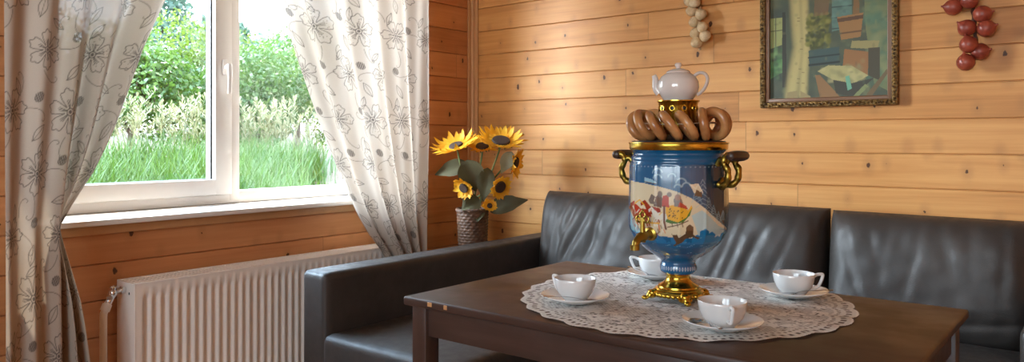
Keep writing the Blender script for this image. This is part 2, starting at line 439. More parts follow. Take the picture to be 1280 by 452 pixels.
# ================================================================== the setting
XL, YB, XR, YF, ZC = -2.93, 3.28, 2.6, -2.2, 2.5
def zbreaks(zs):
    """profile (z, depth) of a boarded wall between breaks"""
    k = 0; P = []
    while Z0 + PITCH * k < ZC + .2: P.append(Z0 + PITCH * k); k += 1
    return P
GR = zbreaks(0)
def wall_strips(mb, axis, plane, inward, holes, a0, a1):
    """boarded wall: narrow grooves between the boards; holes = (lo, hi, z0, z1)"""
    prof = [(0, 0)]
    for g in GR:
        if .02 < g < ZC - .02: prof += [(g - .0042, 0), (g - .0022, -.003), (g - .0016, -.010), (g + .0010, -.010), (g + .0014, -.002), (g + .0030, 0)]
    prof.append((ZC, 0))
    zs = sorted(set([h[2] for h in holes] + [h[3] for h in holes]))
    for z in zs: prof.append((z, 0))
    prof.sort(key=lambda p: p[0])
    for (p, q) in zip(prof[:-1], prof[1:]):
        zm = (p[0] + q[0]) / 2; segs = [(a0, a1)]
        for (lo, hi, h0, h1) in holes:
            if h0 < zm < h1:
                ns = []
                for s0, s1 in segs:
                    if hi <= s0 or lo >= s1: ns.append((s0, s1)); continue
                    if lo > s0: ns.append((s0, lo))
                    if hi < s1: ns.append((hi, s1))
                segs = ns
        for s0, s1 in segs:
            V = []
            for (a, (z, d)) in ((s0, p), (s1, p), (s1, q), (s0, q)):
                o = plane + inward * d
                V.append((o, a, z) if axis == 1 else (a, o, z))
            mb.add(V, [(0, 1, 2, 3)])
    return mb
WIN = (1.02, 2.56, .875, 2.27)      # opening in the left wall: y0, y1, z0, z1
HOLE = (WIN[0] - .012, WIN[1] + .012, WIN[2] - .024, WIN[3] + .012)
m = MB(); wall_strips(m, 1, XL, 1, [HOLE], YF, YB)
# outer skin of the wall with the same opening
for (y0, y1, z0, z1) in ((YF - .2, HOLE[0], -.6, 2.7), (HOLE[1], YB + .2, -.6, 2.7), (HOLE[0], HOLE[1], -.6, HOLE[2]), (HOLE[0], HOLE[1], HOLE[3], 2.7)):
    m.box(XL - .26, XL - .02, y0, y1, z0, z1)
tag(m.build('wall_left', M['wall_l'], smooth=False, weld=False), kind='structure')
m = MB(); wall_strips(m, 0, YB, -1, [], XL, XR); m.box(XL, XR + .2, YB + .02, YB + .2, -.6, 2.7)
tag(m.build('wall_back', M['wall_b'], smooth=False, weld=False), kind='structure')
m = MB(); wall_strips(m, 1, XR, -1, [], YF, YB); m.box(XR + .02, XR + .2, YF - .2, YB + .2, -.6, 2.7)
tag(m.build('wall_right', M['wall_l'], smooth=False, weld=False), kind='structure')
m = MB(); wall_strips(m, 0, YF, 1, [(FW[0], FW[1], FW[2], FW[3])], XL, XR)
for (x0, x1, z0, z1) in ((XL, FW[0], -.6, 2.7), (FW[1], XR + .2, -.6, 2.7), (FW[0], FW[1], -.6, FW[2]), (FW[0], FW[1], FW[3], 2.7)):
    m.box(x0, x1, YF - .2, YF - .02, z0, z1)
tag(m.build('wall_front', M['wall_b'], smooth=False, weld=False), kind='structure')
m = MB()
k = 0; x = XL
while x < XR - .01:
    x2 = min(x + .14, XR); m.box(x + .001, x2 - .001, YF, YB, -.03, 0, .0015, 1); x = x2
m.box(XL, XR, YF, YB, -.1, -.025)
tag(m.build('floor', M['floor'], smooth=False, weld=False), kind='structure')
m = MB().box(XL - .26, XR + .2, YF - .2, YB + .2, ZC, ZC + .12); tag(m.build('ceiling', M['ceil'], smooth=False), kind='structure')
m = MB()
m.lathe([(.013, 0), (.013, ZC)], 16, Matrix.Translation((XL + .014, YB - .014, 0)))
m.box(XL, XL + .012, YB - .045, YB - .02, 0, ZC, .004); m.box(XL + .02, XL + .048, YB - .012, YB, 0, ZC, .004)
tag(m.build('trim_1', M['pine_trim'], weld=False), kind='structure')

# window_1 : casement on the left, fixed light on the right
win = thing('window_1', None, None, kind='structure')
xf0, xf1 = -3.165, -3.095        # frame depth
y0, y1, z0, z1 = WIN
m = MB()
m.box(xf0, xf1, y0, y0 + .055, z0, z1, .006); m.box(xf0, xf1, y1 - .055, y1, z0, z1, .006)
m.box(xf0, xf1 - .0006, y0 + .05, y1 - .05, z0, z0 + .055, .006); m.box(xf0, xf1 - .0006, y0 + .05, y1 - .05, z1 - .055, z1, .006)
m.box(xf0, xf1, 1.842, 1.897, z0 + .01, z1 - .01, .006)
m.build('window_frame', M['pvc'], win, weld=False)
m = MB(); xs0, xs1 = -3.16, -3.078; sy0, sy1 = y0 + .045, 1.850
m.box(xs0, xs1, sy0, sy0 + .082, z0 + .04, z1 - .04, .008); m.box(xs0, xs1, sy1 - .082, sy1, z0 + .04, z1 - .04, .008)
m.box(xs0, xs1 - .0006, sy0 + .07, sy1 - .07, z0 + .0405, z0 + .112, .008); m.box(xs0, xs1 - .0006, sy0 + .07, sy1 - .07, z1 - .112, z1 - .0405, .008)
sash = m.build('window_sash', M['pvc'], win, weld=False)
m = MB()
gy0, gy1, gz0, gz1 = sy0 + .080, sy1 - .080, z0 + .110, z1 - .110
for (a, b, c, d) in ((gy0, gy0 + .009, gz0, gz1), (gy1 - .009, gy1, gz0, gz1), (gy0, gy1, gz0, gz0 + .004), (gy0, gy1, gz1 - .006, gz1)):
    m.box(-3.135, -3.105, a, b, c, d)
m.build('gasket', M['gasket'], win, weld=False, smooth=False)
MB().box(-3.128, -3.120, gy0, gy1, gz0, gz1).build('window_pane', M['glass'], win, smooth=False)
MB().box(-3.140, -3.132, 1.895, y1 - .05, z0 + .052, z1 - .052).build('window_pane', M['glass'], win, smooth=False)
m = MB(); yh = 1.812; zh = 1.475
m.box(-3.08, -3.066, yh - .014, yh + .014, zh - .035, zh + .035, .006)
m.tube([(-3.07, yh, zh), (-3.035, yh, zh)], .010, 12)
m.tube(catmull([(-3.040, yh, zh + .012), (-3.036, yh, zh), (-3.034, yh, zh - .05), (-3.038, yh, zh - .115)], 5), [.011] * 5 + [.010] * 5 + [.009] * 6, 10, flat=(1.1, .7))
m.build('window_handle', M['pvc'], win, weld=False)
m = MB().box(-3.16, -2.90, y0 - .009, y1 + .009, z0 - .022, z0, .006, 2)
m.box(-2.928, -2.83, y0 - .06, y1 + .06, z0 - .0225, z0 - .0005, .006, 2)
m.build('window_sill', M['sill'], win)
m = MB()                                    # lining of the reveal
m.box(-3.165, XL + .002, y0 - .010, y0 + .001, z0, z1 - .001); m.box(-3.165, XL + .002, y1 - .001, y1 + .010, z0, z1 - .001); m.box(-3.165, XL + .0015, y0 - .009, y1 + .009, z1 - .001, z1 + .010)
m.build('reveal', M['sill'], win, weld=False, smooth=False)
m = MB().box(XL, -2.905, y0 - .06, y1 + .06, z0 - .062, z0 - .022, .004); m.build('sill_batten', M['pine_trim'], win)

# added window behind the camera, out of view, sized for frontal fill
w2 = thing('fill_window', None, None, kind='structure')
m = MB(); fx0, fx1, fz0, fz1 = FW
for (a, b, c, d) in ((fx0, fx0 + .07, fz0, fz1), (fx1 - .07, fx1, fz0, fz1), (fx0, fx1, fz0, fz0 + .07), (fx0, fx1, fz1 - .07, fz1)):
    m.box(a, b, YF - .12, YF - .05, c, d, .005)
for q in (1 / 2,):
    xm = fx0 + (fx1 - fx0) * q; m.box(xm - .05, xm + .05, YF - .12, YF - .05, fz0 + .06, fz1 - .06, .005)
m.build('window_frame', M['pvc'], w2, weld=False)
MB().box(fx0 + .06, fx1 - .06, YF - .088, YF - .082, fz0 + .06, fz1 - .06).build('window_pane', M['glass'], w2, smooth=False)

# ================================================================== sofa
sofa = thing('corner_sofa', 'dark brown leather corner sofa with three back cushions, standing along the plank wall', 'sofa', (-1.2, 2.6, 0))
def S(mb, *a, **k): return mb.add(*a, **k)
TS = Matrix.Translation((1.2, -2.6, 0))
def soft_box(x0, x1, y0, y1, z0, z1, r, puff=.0, n=26, wr=0, seed=0):
    """rounded, slightly padded block"""
    bm = bmesh.new(); bmesh.ops.create_cube(bm, size=2); bmesh.ops.subdivide_edges(bm, edges=bm.edges[:], cuts=n, use_grid_fill=True)
    c = Vector(((x0 + x1) / 2, (y0 + y1) / 2, (z0 + z1) / 2)); h = Vector(((x1 - x0) / 2, (y1 - y0) / 2, (z1 - z0) / 2))
    rs = np.random.default_rng(seed); ph = rs.uniform(0, 6.28, 12); kx = rs.uniform(4, 16, 12); ky = rs.uniform(4, 16, 12)
    for v in bm.verts:
        p = v.co.copy()
        def sp(t):            # more points near the edges
            return math.copysign(1 - (1 - abs(t)) ** 1.6, t)
        q = Vector((sp(p.x) * h.x, sp(p.y) * h.y, sp(p.z) * h.z))
        inner = Vector([max(-(h[i] - r), min(h[i] - r, q[i])) for i in range(3)])
        d = q - inner
        if d.length > 1e-9: d = d.normalized() * r
        o = inner + d
        o.z += puff * max(0, o.z / h.z) * (1 - min(1, abs(o.x / h.x)) ** 4) * (1 - min(1, abs(o.y / h.y)) ** 4)
        if wr:
            s_ = sum(math.sin(kx[i] * o.x + ky[i] * o.y + 9 * o.z + ph[i]) for i in range(12)) / 12
            o += d.normalized() * s_ * wr if d.length > 1e-9 else Vector((0, 0, 0))
        v.co = c + o
    bm.verts.index_update(); V = [v.co.copy() for v in bm.verts]; F = [[v.index for v in f.verts] for f in bm.faces]; bm.free()
    return V, F
def sofa_part(name, V, F, extra=None):
    mb = MB(); mb.add(V, F, TS)
    if extra: extra(mb)
    return mb.build(name, M['leather'], sofa, angle=60, weld=False)
sofa_part('armrest', *soft_box(-2.350, -2.212, 1.690, 3.20, .07, .682, .022, wr=.0016, seed=1))
sofa_part('armrest', *soft_box(-.205, -.070, 2.30, 3.20, .07, .682, .022, wr=.0016, seed=2))
sofa_part('seat', *soft_box(-2.212, -1.565, 1.672, 3.10, .17, .470, .030, .010, wr=.003, seed=3))
sofa_part('seat', *soft_box(-1.560, -.885, 2.275, 3.10, .17, .470, .030, .010, wr=.003, seed=4))
sofa_part('seat', *soft_box(-.882, -.207, 2.275, 3.10, .17, .470, .030, .010, wr=.003, seed=5))
sofa_part('base', *soft_box(-2.21, -1.57, 1.69, 3.20, .06, .175, .012))
sofa_part('base', *soft_box(-1.57, -.21, 2.30, 3.20, .06, .175, .012))
sofa_part('backrest', *soft_box(-2.21, -.21, 3.09, 3.225, .17, .76, .03))
for (lx, ly) in ((-2.28, 1.78), (-1.64, 1.78), (-2.28, 3.1), (-.14, 2.4), (-.14, 3.1)):
    MB().lathe([(.02, 0), (.025, .065)], 12, TS @ Matrix.Translation((lx, ly, 0))).build('foot', M['dark'], sofa)
def back_cushion(x0, x1, zt0, zt1, seed, creases):
    """plump leather cushion with pleats that run down from the top seam"""
    nu, nv = 120, 84; u = np.linspace(-1, 1, nu); v = np.linspace(-1, 1, nv); U, V_ = np.meshgrid(u, v)
    wd = (x1 - x0) / 2; cx = (x0 + x1) / 2; zb = .455
    T = .125 * ((1 - np.abs(U) ** 5).clip(0) * (1 - np.abs(V_) ** 4).clip(0)) ** .42
    X = cx + U * wd * (1 - .020 * (1 - np.abs(V_) ** 2) * 0); zt = zt0 + (zt1 - zt0) * (U + 1) / 2
    Zc = zb + (zt - zb) * (V_ + 1) / 2
    rs = np.random.default_rng(seed)
    D = np.zeros_like(U)
    for (u0, k, vend, A, wdt) in creases:
        A = A * .50
        uc = u0 + k * (1 - V_) + .03 * np.sin(3 * V_ + u0 * 9); f = np.clip((V_ - vend) / .5, 0, 1)
        dd = (U - uc) / wdt
        D += A * f * {8: .45, 5: .6}.get(seed, .85) * (-np.exp(-dd ** 2) + .55 * np.exp(-((dd - 1.8) / 1.1) ** 2) + .35 * np.exp(-((dd + 1.9) / 1.2) ** 2))
    for i in range(16):
        a = rs.uniform(-1.2, 1.2); fx = rs.uniform(3, 12); D += .0006 * np.sin(fx * (U * math.cos(a) + V_ * math.sin(a) * .7) * 2.2 + rs.uniform(0, 6.3))
    # lower sagging folds
    D += .006 * np.exp(-((V_ + .45 - .25 * U) / .13) ** 2) - .005 * np.exp(-((V_ + .66 - .18 * U) / .07) ** 2)
    edge = ((1 - np.abs(U) ** 8).clip(0) * (1 - np.abs(V_) ** 8).clip(0))
    Yc = 3.035 + .03 * V_
    front = np.stack([X, Yc - T - D * edge, Zc + .012 * np.sin(U * 7 + seed) * (V_ > .5) * (V_ - .5) * edge], -1)
    back = np.stack([X, Yc + T * .55, Zc], -1)
    Vv = np.concatenate([front.reshape(-1, 3), back.reshape(-1, 3)]) + np.array([1.2, -2.6, 0])
    Fq = grid_faces(nv, nu); F = np.concatenate([Fq, Fq[:, ::-1] + nu * nv])
    me = raw_mesh('back_cushion', Vv, F)
    bm = bmesh.new(); bm.from_mesh(me); bmesh.ops.remove_doubles(bm, verts=bm.verts[:], dist=1e-5); bmesh.ops.recalc_face_normals(bm, faces=bm.faces[:]); bm.to_mesh(me); bm.free()
    return link('back_cushion', me, M['leather'], sofa, angle=0)
back_cushion(-2.225, -1.555, .905, .898, 3, [(-.82, .06, -.5, .010, .05), (-.62, -.12, -.6, .012, .05), (-.42, -.16, -.4, .014, .06), (-.22, -.25, -.8, .012, .05), (.0, -.30, -.7, .014, .06), (.2, -.22, -.5, .012, .05), (.5, -.2, -.5, .010, .06), (.75, .1, -.3, .01, .05)])
back_cushion(-1.545, -.880, .896, .893, 5, [(-.7, -.1, -.5, .010, .05), (-.3, -.2, -.3, .010, .06), (.02, -.20, -.7, .014, .05), (.22, -.28, -.6, .012, .06), (.48, -.30, -.6, .014, .06), (.72, -.22, -.3, .010, .05), (.9, .05, -.5, .010, .04)])
back_cushion(-.872, -.205, .888, .885, 8, [(-.88, .22, -.9, .012, .05), (-.55, .10, -.3, .008, .05), (-.30, -.08, -.2, .009, .05), (-.06, -.06, -.6, .012, .05), (.16, .08, -.4, .010, .06), (.42, .06, -.2, .010, .05), (.66, .05, -.4, .010, .05), (.85, .0, -.3, .008, .05)])

# ================================================================== table
tab = thing('dining_table', 'dark brown wooden table with the lace doily and samovar on it', 'table', (-.88, 1.747, 0))
MB().box(-.59, .59, -.375, .375, .727, .750, .006, 3).build('tabletop', M['table'], tab)
for sx_ in (-1, 1):
    for sy_ in (-1, 1):
        x_, y_ = sx_ * .548, sy_ * .333
        MB().box(x_ - .025, x_ + .025, y_ - .025, y_ + .025, 0, .727, .003).build('leg', M['table_z'], tab)
for sy_ in (-1, 1): MB().box(-.524, .524, sy_ * .338 - .010, sy_ * .338 + .010, .650, .727, .002).build('apron', M['table'], tab)
for sx_ in (-1, 1): MB().box(sx_ * .553 - .010, sx_ * .553 + .010, -.309, .309, .650, .727, .002).build('apron', M['table_y'], tab)
for (x_, l_) in ((-.492, .008), (-.437, .006)):
    MB().box(x_ - l_, x_ + l_, -.3756, -.372, .735, .7465, .001, 1).build('chipped_edge', M['pine_trim'], tab, weld=False)

# ================================================================== lace doily
def doily():
    Rm = .418; N = 420; u = np.linspace(-Rm * 1.04, Rm * 1.04, N); U, V = np.meshgrid(u, u)
    cx, cy = -.882, 1.790
    r = np.hypot(U, V); a = np.arctan2(V, U); nsc = 26
    ph = (a * nsc / (2 * PI)) % 1 - .5
    edge = Rm * (.965 + .028 * np.abs(np.cos(a * nsc / 2)))
    rs = np.random.default_rng(5)
    def rnd_noise(sc, seed):
        q = np.random.default_rng(seed); g = q.random((64, 64)); x = (U * sc + 30) % 63; y = (V * sc + 30) % 63
        i = x.astype(int); j = y.astype(int); fx = x - i; fy = y - j
        return (g[j, i] * (1 - fx) + g[j, i + 1] * fx) * (1 - fy) + (g[j + 1, i] * (1 - fx) + g[j + 1, i + 1] * fx) * fy
    net = .38 + .44 * np.maximum(np.abs(np.sin((U + V) * 300)), np.abs(np.sin((U - V) * 300))) ** 3      # open mesh ground
    dens = net.copy()
    # solid motifs: rose garlands in two rings and a centre rosette
    def motif(rad, cnt, size, tw=0):
        nonlocal dens
        for k in range(cnt):
            t = 2 * PI * (k + tw) / cnt; x, y = rad * math.cos(t), rad * math.sin(t)
            du, dv = U - x, V - y; rr = np.hypot(du, dv); aa = np.arctan2(dv, du)
            pet = size * (.72 + .28 * np.cos(5 * aa + k)); ins = rr < pet
            tex = .80 + .2 * np.sin(rr * 900) * np.cos(aa * 5)
            tex = np.where(np.abs(rr - size * .42) < .0028, .35, tex)
            dens = np.where(ins, tex, dens)
    motif(.285, 14, .040); motif(.215, 12, .026, .5); motif(.335, 22, .020, .5); motif(.12, 7, .030); motif(.0, 1, .05)
    n1 = rnd_noise(45, 1); n2 = rnd_noise(130, 2)
    dens = np.where((n1 > .64) & (r < .35), .90, dens); dens = np.where((n2 > .78), dens * .35, dens); dens = np.where((n2 < .22), np.maximum(dens, .9), dens)
    band = (r > edge - .055); dens = np.where(band, .88, dens)
    hole = band & (np.abs(r - (edge - .022)) < .006) & (np.abs((a * 130 / (2 * PI)) % 1 - .5) < .24); dens = np.where(hole, .1, dens)
    hole2 = band & (np.abs(r - (edge - .044)) < .004) & (np.abs((a * 170 / (2 * PI)) % 1 - .5) < .22); dens = np.where(hole2, .15, dens)
    dens = np.where(r > edge - .006, 1.0, dens)
    # gentle cockling of the cloth; the far side falls over the table's back edge, the near hem stops at the front one
    wav = .0030 * (.5 + .5 * np.sin(a * 26)) * np.clip((r - .33) / .08, 0, 1) + .0022 * (n1 > .0) * rnd_noise(14, 3) * np.clip(r / .1, 0, 1)
    flat = np.ones_like(r)
    for (px_, py_, pr) in ((-.882, 1.778, .11), (-1.065, 1.576, .075), (-1.066, 1.999, .075), (-.663, 1.986, .075), (-.671, 1.556, .075)):
        flat *= np.clip((np.hypot(U + cx - px_, V + cy - py_) - pr) / .03, 0, 1)
    X = U + cx; Y = V + cy; Z = .7508 + wav * flat
    over = np.clip(Y - 2.1235, 0, None); L = over
    Yb = np.where(over > 0, 2.1235 + .004 * (1 - np.exp(-L / .004)), Y); Z = np.where(over > 0, Z - np.clip(L - .003, 0, None), Z)
    inside = (r <= edge)
    vid = np.arange(N * N).reshape(N, N)
    q = inside[:-1, :-1] & inside[1:, :-1] & inside[:-1, 1:] & inside[1:, 1:]
    F = np.stack([vid[:-1, :-1][q], vid[:-1, 1:][q], vid[1:, 1:][q], vid[1:, :-1][q]], -1)
    used = np.unique(F); remap = np.full(N * N, -1); remap[used] = np.arange(len(used))
    P = np.stack([X, Yb, Z], -1).reshape(-1, 3)[used]
    me = raw_mesh('lace_doily', P, remap[F]); set_paint(me, np.repeat(dens.reshape(-1)[used][:, None], 3, 1))
    o = link('lace_doily', me, M['lace'], angle=0)
    return tag(o, 'round white lace doily with scalloped edge spread on the dark table', 'doily')
doily()

# ================================================================== samovar
SAX, SAY = -.884, 1.776
sam = thing('samovar', 'blue painted samovar with gilded base, tap and handles standing on the lace doily', 'samovar', (SAX, SAY, 0), math.atan2(-SAX, SAY))
# local frame: -Y looks at the photographer, phi measured from there towards +X
def pol(phi, r, z): return Vector((r * math.sin(phi), -r * math.cos(phi), z))
m = MB().lathe([(0, .770), (.058, .769), (.063, .771), (.064, .777), (.058, .780), (.058, .783), (.052, .785), (.051, .789), (.046, .792), (.038, .797), (.032, .803), (.0295, .812), (.031, .818), (.034, .821), (0, .821)], 48)
for k in range(32):
    a = 2 * PI * k / 32; m.sphere((.060 * math.cos(a), .060 * math.sin(a), .769), .006, n=8, m=6)
m.build('base', M['gold'], sam, weld=False)
for k in range(4):
    a = R(45 + 90 * k - 30)
    path = [pol(a, r_, z_) for r_, z_ in ((.050, .776), (.064, .773), (.074, .768), (.079, .760), (.085, .7565))]
    m = MB().tube(catmull(path, 5), [.010 - .0003 * i for i in range(21)], 10, flat=(1.25, .85))
    m.sphere(pol(a, .086, .7585), .0085, .0085, .0060); m.sphere(pol(a, .066, .771), .0135, .0135, .009)
    for s_ in (-1, 1):
        m.tube(catmull([pol(a + s_ * .12, .058, .770), pol(a + s_ * .20, .068, .764), pol(a + s_ * .10, .074, .762), pol(a + s_ * .05, .070, .767)], 4), .004, 8)
    m.build('foot', M['gold'], sam, weld=False)
def samovar_body():
    z = np.concatenate([np.linspace(.8215, .850, 18), np.linspace(.852, .93, 50), np.linspace(.932, 1.100, 120), np.linspace(1.101, 1.133, 22)])
    kz = [.8215, .826, .834, .843, .848, .852, .858, .868, .879, .897, .912, .930, .942, 1.00, 1.08, 1.098, 1.105, 1.111, 1.116, 1.122, 1.127, 1.133]
    kr = [.040, .0450, .0460, .0450, .0425, .0430, .0480, .0620, .0800, .1010, .1130, .1210, .1232, .1232, .1225, .1215, .1180, .1195, .1180, .1130, .1135, .1190]
    rad = np.interp(z, kz, kr); ker = np.array([.25, .5, .25]); rad[1:-1] = np.convolve(rad, ker, 'valid')
    n = 600; phi = np.linspace(-PI, PI, n, endpoint=False)
    A, Zg = np.meshgrid(phi, z); Rg = np.repeat(rad[:, None], n, 1)
    seg = PI / 6; loc = ((A - R(2)) % seg) - seg / 2; facet = np.cos(seg / 2) / np.cos(loc); facet = np.maximum(facet, 0)
    facet = np.where(facet > .994, .994 + (facet - .994) * .4, facet)
    wgt = np.clip((Zg - .885) / .03, 0, 1) * np.clip((1.103 - Zg) / .008, 0, 1)
    Rg = Rg * (1 + (facet - 1) * .5 * wgt)
    # painting: a snow scene with a sleigh, drawn over (phi, z)
    blue = lin((10, 88, 134)); KU = .1225; c = Canvas(phi * KU, z, blue)
    navy = lin((10, 42, 62)); snow = lin((214, 200, 168)); ice = lin((120, 190, 215)); brown = lin((88, 62, 38)); red = lin((176, 52, 30)); yel = lin((226, 168, 34)); grn = lin((62, 110, 38)); wht = lin((225, 222, 208)); frost = lin((150, 190, 205)); grey = lin((120, 108, 100)); org = lin((206, 112, 60))
    def Q(px, py):                              # drawing coordinates in px of a 119 x 130 panel
        return (KU * math.asin(max(-1, min(1, (px - 852.5) / 60.5))), 1.16 - (py - 174) / 483)
    def PL(pts): return [Q(*p) for p in pts]
    def cl(P, wd, col, a=1): c.line(P, wd * KU, col, a)
    def ce(p, ru, rv, col, a=1, soft=.15): c.ell(p, ru * KU, rv, col, a, soft)
    # night sky darker to the right
    for px_ in range(860, 914, 2):
        c.poly(PL([(px_, 203), (px_ + 2.2, 203), (px_ + 2.2, 285), (px_, 285)]), navy, min(1, (px_ - 856) / 40))
    # snowy hill
    c.poly(PL([(793, 224), (812, 226), (830, 229), (850, 234), (868, 242), (880, 251), (892, 262), (905, 275), (912, 281), (912, 292), (793, 284)]), snow)
    c.poly(PL([(868, 262), (880, 256), (900, 275), (912, 285), (912, 293), (880, 296)]), ice, .55)
    c.poly(PL([(793, 262), (800, 272), (812, 288), (793, 286)]), ice, .7)
    # blue drift below
    for i in range(14):
        x0_ = 793 + i * 8.6; h_ = 281 + 5 * math.sin(i * 1.7) + (4 if i > 8 else 8 if i < 5 else 11)
        c.poly(PL([(x0_ - 1, h_), (x0_ + 5, h_ - 3), (x0_ + 10, h_ + 1), (x0_ + 10, 296), (x0_ - 1, 296)]), lin((22, 112, 164)))
    for i in range(46):
        x_ = RNG.uniform(796, 910); y_ = RNG.uniform(278, 312)
        cl(PL([(x_, y_), (x_ + RNG.uniform(3, 9), y_ + RNG.uniform(-2.0, 1.0))]), .004, ice if RNG.random() < .6 else lin((20, 100, 160)), .55)
    # frosty trees
    def tree(x_, y_, h_, w_):
        for t in range(6):
            yy = y_ - h_ * t / 6; ww = w_ * (1 - t / 7)
            for s_ in (-1, 1): cl(PL([(x_, yy - 2), (x_ + s_ * ww * .6, yy + .5), (x_ + s_ * ww, yy + 3)]), .007, frost, .42)
    tree(881, 250, 33, 8); tree(888, 262, 22, 7); tree(894, 268, 18, 7); tree(900, 274, 16, 6); tree(874, 244, 16, 6); tree(905, 270, 12, 5)
    for (x_, y_, r_) in ((828, 214, 6), (828, 220, 5), (845, 218, 4.5), (856, 225, 6), (862, 229, 5), (852, 230, 4)):
        p = Q(x_, y_)
        cl([(p[0] + r_ / 483 * math.cos(t), p[1] + r_ / 483 * math.sin(t)) for t in np.linspace(.3, 3.0, 9)], .014, frost, .75)
        cl(PL([(x_, y_), (x_, y_ + 12)]), .006, navy, .7)
    # little houses
    c.poly(PL([(866, 226), (876, 225), (881, 234), (871, 236)]), snow); c.poly(PL([(874, 232), (880, 236), (880, 241), (871, 239)]), brown); cl(PL([(866, 226), (873, 231), (876, 226), (881, 236)]), .008, wht)
    c.poly(PL([(812, 219), (822, 221), (828, 225), (812, 225)]), frost); cl(PL([(812, 224), (826, 226)]), .008, brown)
    # sleigh and riders
    c.poly(PL([(838, 252), (846, 250), (858, 252), (864, 256), (868, 250), (869, 254), (862, 264), (852, 270), (841, 268), (838, 262)]), yel)
    c.poly(PL([(838, 266), (852, 270), (862, 264), (869, 252), (866, 262), (858, 270), (845, 272), (838, 270)]), grn)
    for i in range(24): ce(Q(RNG.uniform(840, 860), RNG.uniform(254, 266)), .011, .0014, lin((60, 40, 20)))
    cl(PL([(840, 276), (852, 273), (864, 268)]), .010, brown)
    for x_ in (845, 851, 857): cl(PL([(x_, 271), (x_ + 1, 275)]), .008, brown)
    c.poly(PL([(848, 252), (847, 243), (852, 238), (857, 244), (859, 252)]), grey); ce(Q(852, 241), .06, .0075, lin((150, 110, 90)))
    c.poly(PL([(852, 252), (854, 246), (862, 251), (864, 255)]), red); c.poly(PL([(833, 252), (834, 240), (841, 238), (842, 253)]), red); ce(Q(842, 238), .05, .006, grey)
    c.poly(PL([(824, 252), (826, 242), (831, 236), (834, 243), (833, 254)]), lin((110, 84, 70))); ce(Q(831, 238), .05, .008, grey)
    c.poly(PL([(817, 246), (821, 238), (826, 241), (824, 246), (828, 250), (820, 250)]), grey)
    # horses: chestnuts and a white one
    def horse(x_, y_, s_, col, head=-1):
        c.poly(PL([(x_ - 9 * s_, y_ - 4 * s_), (x_ - 2 * s_, y_ - 6 * s_), (x_ + 8 * s_, y_ - 4 * s_), (x_ + 9 * s_, y_ + 3 * s_), (x_, y_ + 5 * s_), (x_ - 8 * s_, y_ + 4 * s_)]), col)
        c.poly(PL([(x_ - 9 * s_, y_ + 2 * s_), (x_ - 14 * s_, y_ - 8 * s_), (x_ - 18 * s_, y_ - 5 * s_), (x_ - 19 * s_, y_ - 9 * s_), (x_ - 13 * s_, y_ - 14 * s_), (x_ - 4 * s_, y_ - 5 * s_)]), col)
        for k in (-7, -4, 5, 8):
            cl(PL([(x_ + k * s_, y_ + 2 * s_), (x_ + (k - 3) * s_, y_ + 8 * s_), (x_ + (k - 1) * s_, y_ + 14 * s_)]), .016 * s_, col)
    horse(812, 262, 1.0, red); horse(806, 266, .9, lin((160, 70, 40))); horse(824, 258, .9, lin((150, 48, 28))); horse(832, 264, .8, wht)
    cl(PL([(800, 252), (806, 246), (812, 252)]), .012, yel); cl(PL([(802, 268), (816, 272), (830, 272)]), .014, yel)
    for i in range(30):
        x_, y_ = RNG.uniform(796, 838), RNG.uniform(254, 284); cl(PL([(x_, y_), (x_ + RNG.uniform(-3, 3), y_ + RNG.uniform(2, 6))]), .012, [red, org, yel, brown, wht][RNG.integers(5)], .7)
    cl(PL([(836, 252), (836, 270), (838, 278)]), .020, lin((100, 44, 24)))
    # running dog
    c.poly(PL([(844, 282), (846, 285), (851, 284), (853, 288), (861, 283), (862, 275), (866, 272), (870, 275), (870, 283), (873, 286), (879, 288), (877, 290), (870, 287), (862, 289), (857, 294), (849, 298), (845, 299), (850, 294), (847, 289)]), brown)
    # ring of white marks round the neck
    for k in range(40):
        a_ = -PI + 2 * PI * (k + .5) / 40
        ce((a_ * KU, .836), .045, .0045, lin((190, 205, 215)), .85, .4); ce((a_ * KU, .836), .018, .0016, blue)
    for k in range(64):
        a_ = -PI + 2 * PI * (k + .5) / 64; ce((a_ * KU, 1.0935), .018, .0016, frost, .5, .4)
    Rg = Rg + .0012 * wgt * np.exp(-((seg / 2 - np.abs(loc)) / .035) ** 2)
    P = np.stack([Rg * np.sin(A), -Rg * np.cos(A), Zg], -1).reshape(-1, 3)
    me = raw_mesh('body', P, grid_faces(len(z), n, True)); set_paint(me, c.c)
    return link('body', me, M['samovar_paint'], sam, angle=0)
samovar_body()
m = MB().lathe([(.116, 1.132), (.1215, 1.134), (.1235, 1.139), (.1235, 1.148), (.1255, 1.150), (.1250, 1.1525), (.112, 1.1535)], 64); m.build('rim_band', M['gold'], sam, weld=False)
m = MB().lathe([(0, 1.152), (.118, 1.152), (.116, 1.156), (.070, 1.158), (.06, 1.165), (.054, 1.172), (0, 1.172)], 48); m.build('lid', M['black_metal'], sam)
def crown():
    m = MB().lathe([(.044, 1.170), (.046, 1.20), (.044, 1.215), (.046, 1.228), (.048, 1.242), (.050, 1.252), (.0535, 1.256), (.0535, 1.2585), (.044, 1.2585)], 48)
    for k in range(10):
        a = 2 * PI * k / 10; m.torus(.0062, .0018, 12, 6, Matrix.Translation((.0475 * math.cos(a), .0475 * math.sin(a), 1.238)) @ Matrix.Rotation(a, 4, 'Z') @ Matrix.Rotation(PI / 2, 4, 'Y'))
    o = m.build('crown', M['gold'], sam, weld=False)
    d = MB()
    for k in range(10):
        a = 2 * PI * k / 10; d.sphere((0, 0, 0), .0052, .0052, .0016, M=Matrix.Translation((.0476 * math.cos(a), .0476 * math.sin(a), 1.238)) @ Matrix.Rotation(a, 4, 'Z') @ Matrix.Rotation(PI / 2, 4, 'Y'), n=10, m=6)
    d.build('vent_hole', M['black_metal'], o, weld=False)
crown()
